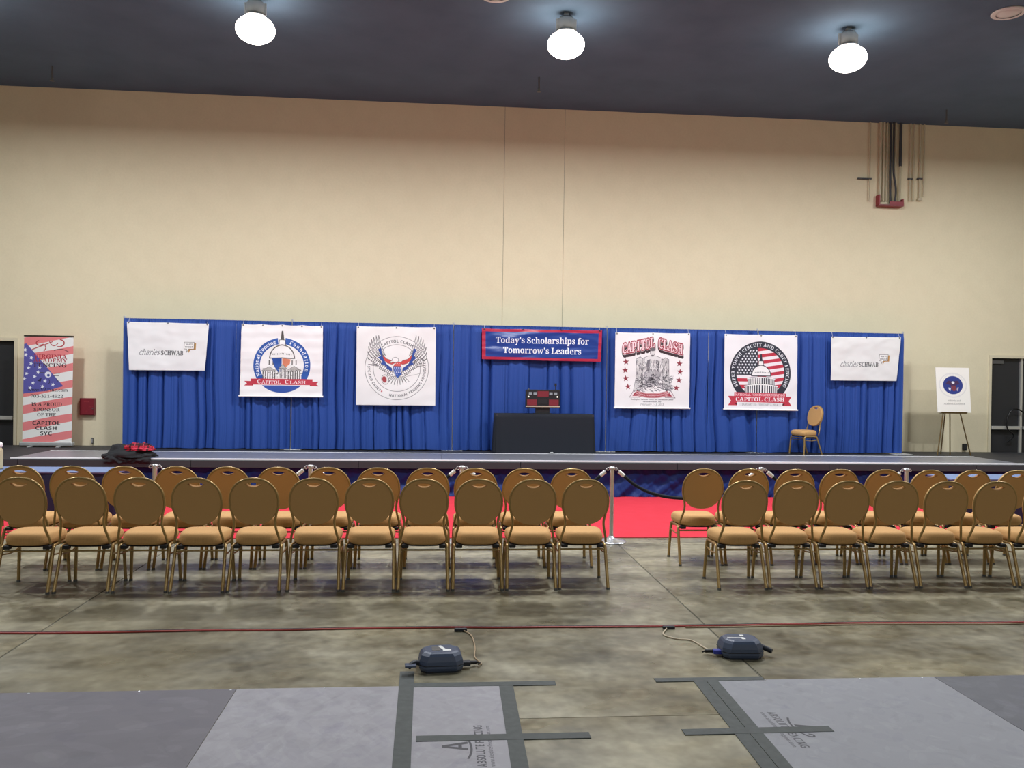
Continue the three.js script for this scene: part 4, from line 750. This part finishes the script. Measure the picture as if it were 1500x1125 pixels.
// ================================================================ PIPES ON THE WALL, CEILING FITTINGS
{
  const pipe = (x, y0, mat, label, o = {}) => {
    const t = thing('conduit', label, 'pipe', [x, 0, WZ + (o.z ?? 0.04)], 0, 'conduits high on the wall');
    mesh('pipe', o.path ? tube(o.path, o.r || 0.02, 40, 8) : cyl(o.r || 0.016, o.r || 0.016, (o.top || CEIL) - y0, 0, ((o.top || CEIL) + y0) / 2, 0, 10), mat, t);
    if (o.strap) mesh('strap', box(o.strap, 0.022, 0.035, o.sx || 0, o.sy || 5.67, 0.0), M.darkConduit, t);
    if (o.end) mesh('fitting', box(0.07, 0.05, 0.06, 0, y0, 0, 0.006), mat, t);
  };
  pipe(8.242, 5.24, M.conduit, 'thick cream conduit over the red tray, nearest the strut bracket', { r: 0.03 });
  pipe(8.31, 5.24, M.conduit, 'cream conduit over the red tray, second from the strut bracket', { r: 0.024 });
  pipe(8.375, 5.24, M.conduit, 'thin cream conduit over the red tray, third from the strut bracket', { r: 0.014 });
  pipe(8.445, 5.2, M.darkConduit, 'dark cable dropping straight into the red tray', { path: [V(-0.01, CEIL, 0), V(0, 6.3, 0), V(-0.005, 5.8, 0), V(0.005, 5.2, 0)], r: 0.02 });
  pipe(8.465, 5.2, M.darkConduit, 'dark cable curving sideways into the red tray', { path: [V(0.01, CEIL, 0), V(0.01, 6.2, 0), V(0.015, 5.8, 0), V(0.07, 5.45, 0), V(0.05, 5.2, 0)], r: 0.018, z: 0.08 });
  pipe(8.54, 5.24, M.conduit, 'cream conduit between the dark cables and black pipe', { r: 0.018 });
  pipe(8.63, 5.9, M.darkConduit, 'short black pipe sleeve coming down from the ceiling', { r: 0.026, z: 0.05 });
  pipe(8.63, 5.24, M.conduit, 'cream conduit emerging under the short black pipe sleeve', { r: 0.016, z: 0.05, top: 5.898 });
  pipe(8.04, 5.23, M.conduit, 'lone thin cream conduit held by a strut bracket', { r: 0.012, strap: 0.27, sx: -0.1, sy: 5.645 });
  pipe(8.83, 5.25, M.conduit, 'thin cream conduit past the tray, nearest the black pipe', { r: 0.014, strap: 0.09, sy: 5.67 });
  pipe(8.9, 5.26, M.conduit, 'thin cream conduit past the tray, second from black pipe', { r: 0.012 });
  pipe(9.02, 5.29, M.conduit, 'thin cream conduit past the tray ending in a fitting', { r: 0.015, strap: 0.1, sy: 5.68, end: 1 });
  pipe(9.1, 5.35, M.conduit, 'thin cream conduit past the tray, farthest from the black pipe', { r: 0.011 });
  const t = thing('cable_tray', 'small red metal tray where wall cables end', 'tray', [8.427, 5.13, WZ]);
  mesh('trough', merge([box(0.48, 0.02, 0.13, 0, 0.01, 0.066), box(0.02, 0.2, 0.13, -0.23, 0.11, 0.066), box(0.02, 0.13, 0.13, 0.23, 0.075, 0.066)]), M.redTray, t);
  mesh('lip', box(0.27, 0.06, 0.012, 0.1, 0.06, 0.126, 0.003), M.redTray, t); mesh('lip', box(0.48, 0.03, 0.012, 0, 0.015, 0.127, 0.003), M.redBox, t);
}
for (const [x, z, label] of [[7.42, -10.69, 'unlit white round ceiling downlight above the easel side'], [0.69, -10.98, 'unlit white round ceiling downlight above the slogan banner side']]) {
  const t = thing('ceiling_downlight', label, 'downlight', [x, CEIL, z], 0, 'unlit ceiling downlights');
  mesh('trim_ring', lathe([[0.15, 0], [0.21, 0], [0.21, -0.012], [0.19, -0.025], [0.15, -0.02]], 32), M.frosted, t); mesh('lens', lathe([[0, -0.03], [0.08, -0.026], [0.15, -0.012], [0.15, 0], [0, 0]], 28), M.frosted, t);
}
for (const [x, z, label] of [[1.6, -13.9, 'ceiling sprinkler pipe over the slogan banner'], [9.0, -14.6, 'ceiling sprinkler pipe near the wall conduits'], [-6.2, -14.4, 'ceiling sprinkler pipe over the roll-up banner']]) {
  const t = thing('ceiling_sprinkler', label, 'sprinkler', [x, CEIL, z], 0, 'ceiling sprinklers');
  mesh('drop_pipe', cyl(0.013, 0.013, 0.2, 0, -0.1, 0, 10), M.plate, t); mesh('head', merge([cyl(0.022, 0.015, 0.03, 0, -0.205, 0, 10), cyl(0.035, 0.035, 0.004, 0, -0.235, 0, 14), cyl(0.005, 0.005, 0.03, 0, -0.222, 0, 6)]), M.plate, t);
}
// high-bay lamps: glowing bowl, rim, ballast housing and the light they throw
const bowlMat = new THREE.MeshStandardMaterial({ color: 0xffffff, emissive: 0xfff6ea, emissiveIntensity: BOWL_GLOW, roughness: 0.4 });
const bowlPts = []; for (let i = 0; i <= 22; i++) { const a = i / 22 * Math.PI; bowlPts.push([0.25 * Math.sin(a), -0.175 * Math.cos(a)]); }
const lampWhere = [...[['stage-side row', 5], ['row over the chairs', 3], ['row behind the photographer', 3]].flatMap(([r, n]) => ORD.slice(1, n + 1).map(o => `in the ${r}, ${o} from the banner-stand side`))];
LAMPS.forEach(([x, z], i) => {
  const y = 6.29, t = thing('high_bay_lamp', `round white glowing high-bay lamp ${lampWhere[i]}`, 'lamp', [x, y, z], 0, 'high-bay ceiling lamps');
  mesh('bowl', lathe(bowlPts, 36), bowlMat, t);
  mesh('rim', lathe([[0, 0.165], [0.1, 0.158], [0.14, 0.15], [0.145, 0.165], [0.12, 0.185], [0, 0.19]], 36), M.lampHousing, t);
  mesh('housing', lathe([[0, 0.185], [0.1, 0.185], [0.115, 0.2], [0.115, 0.33], [0.09, 0.36], [0, 0.36]], 28), M.lampHousing, t);
  for (const s of [-1, 1]) mesh('bracket_arm', box(0.025, 0.15, 0.03, s * 0.125, 0.265, 0), M.lampHousing, t);
  mesh('hanger', box(0.06, 0.07, 0.06, 0, 0.384, 0), M.lampHousing, t);
  const L = new THREE.RectAreaLight(LAMP_COLOR, LAMP_NITS, 0.34, 0.34); L.position.set(0, -0.185, 0); L.rotation.x = -Math.PI / 2; L.castShadow = true; L.name = 'lamp_light'; t.add(L);
});

renderer.render(scene, camera);
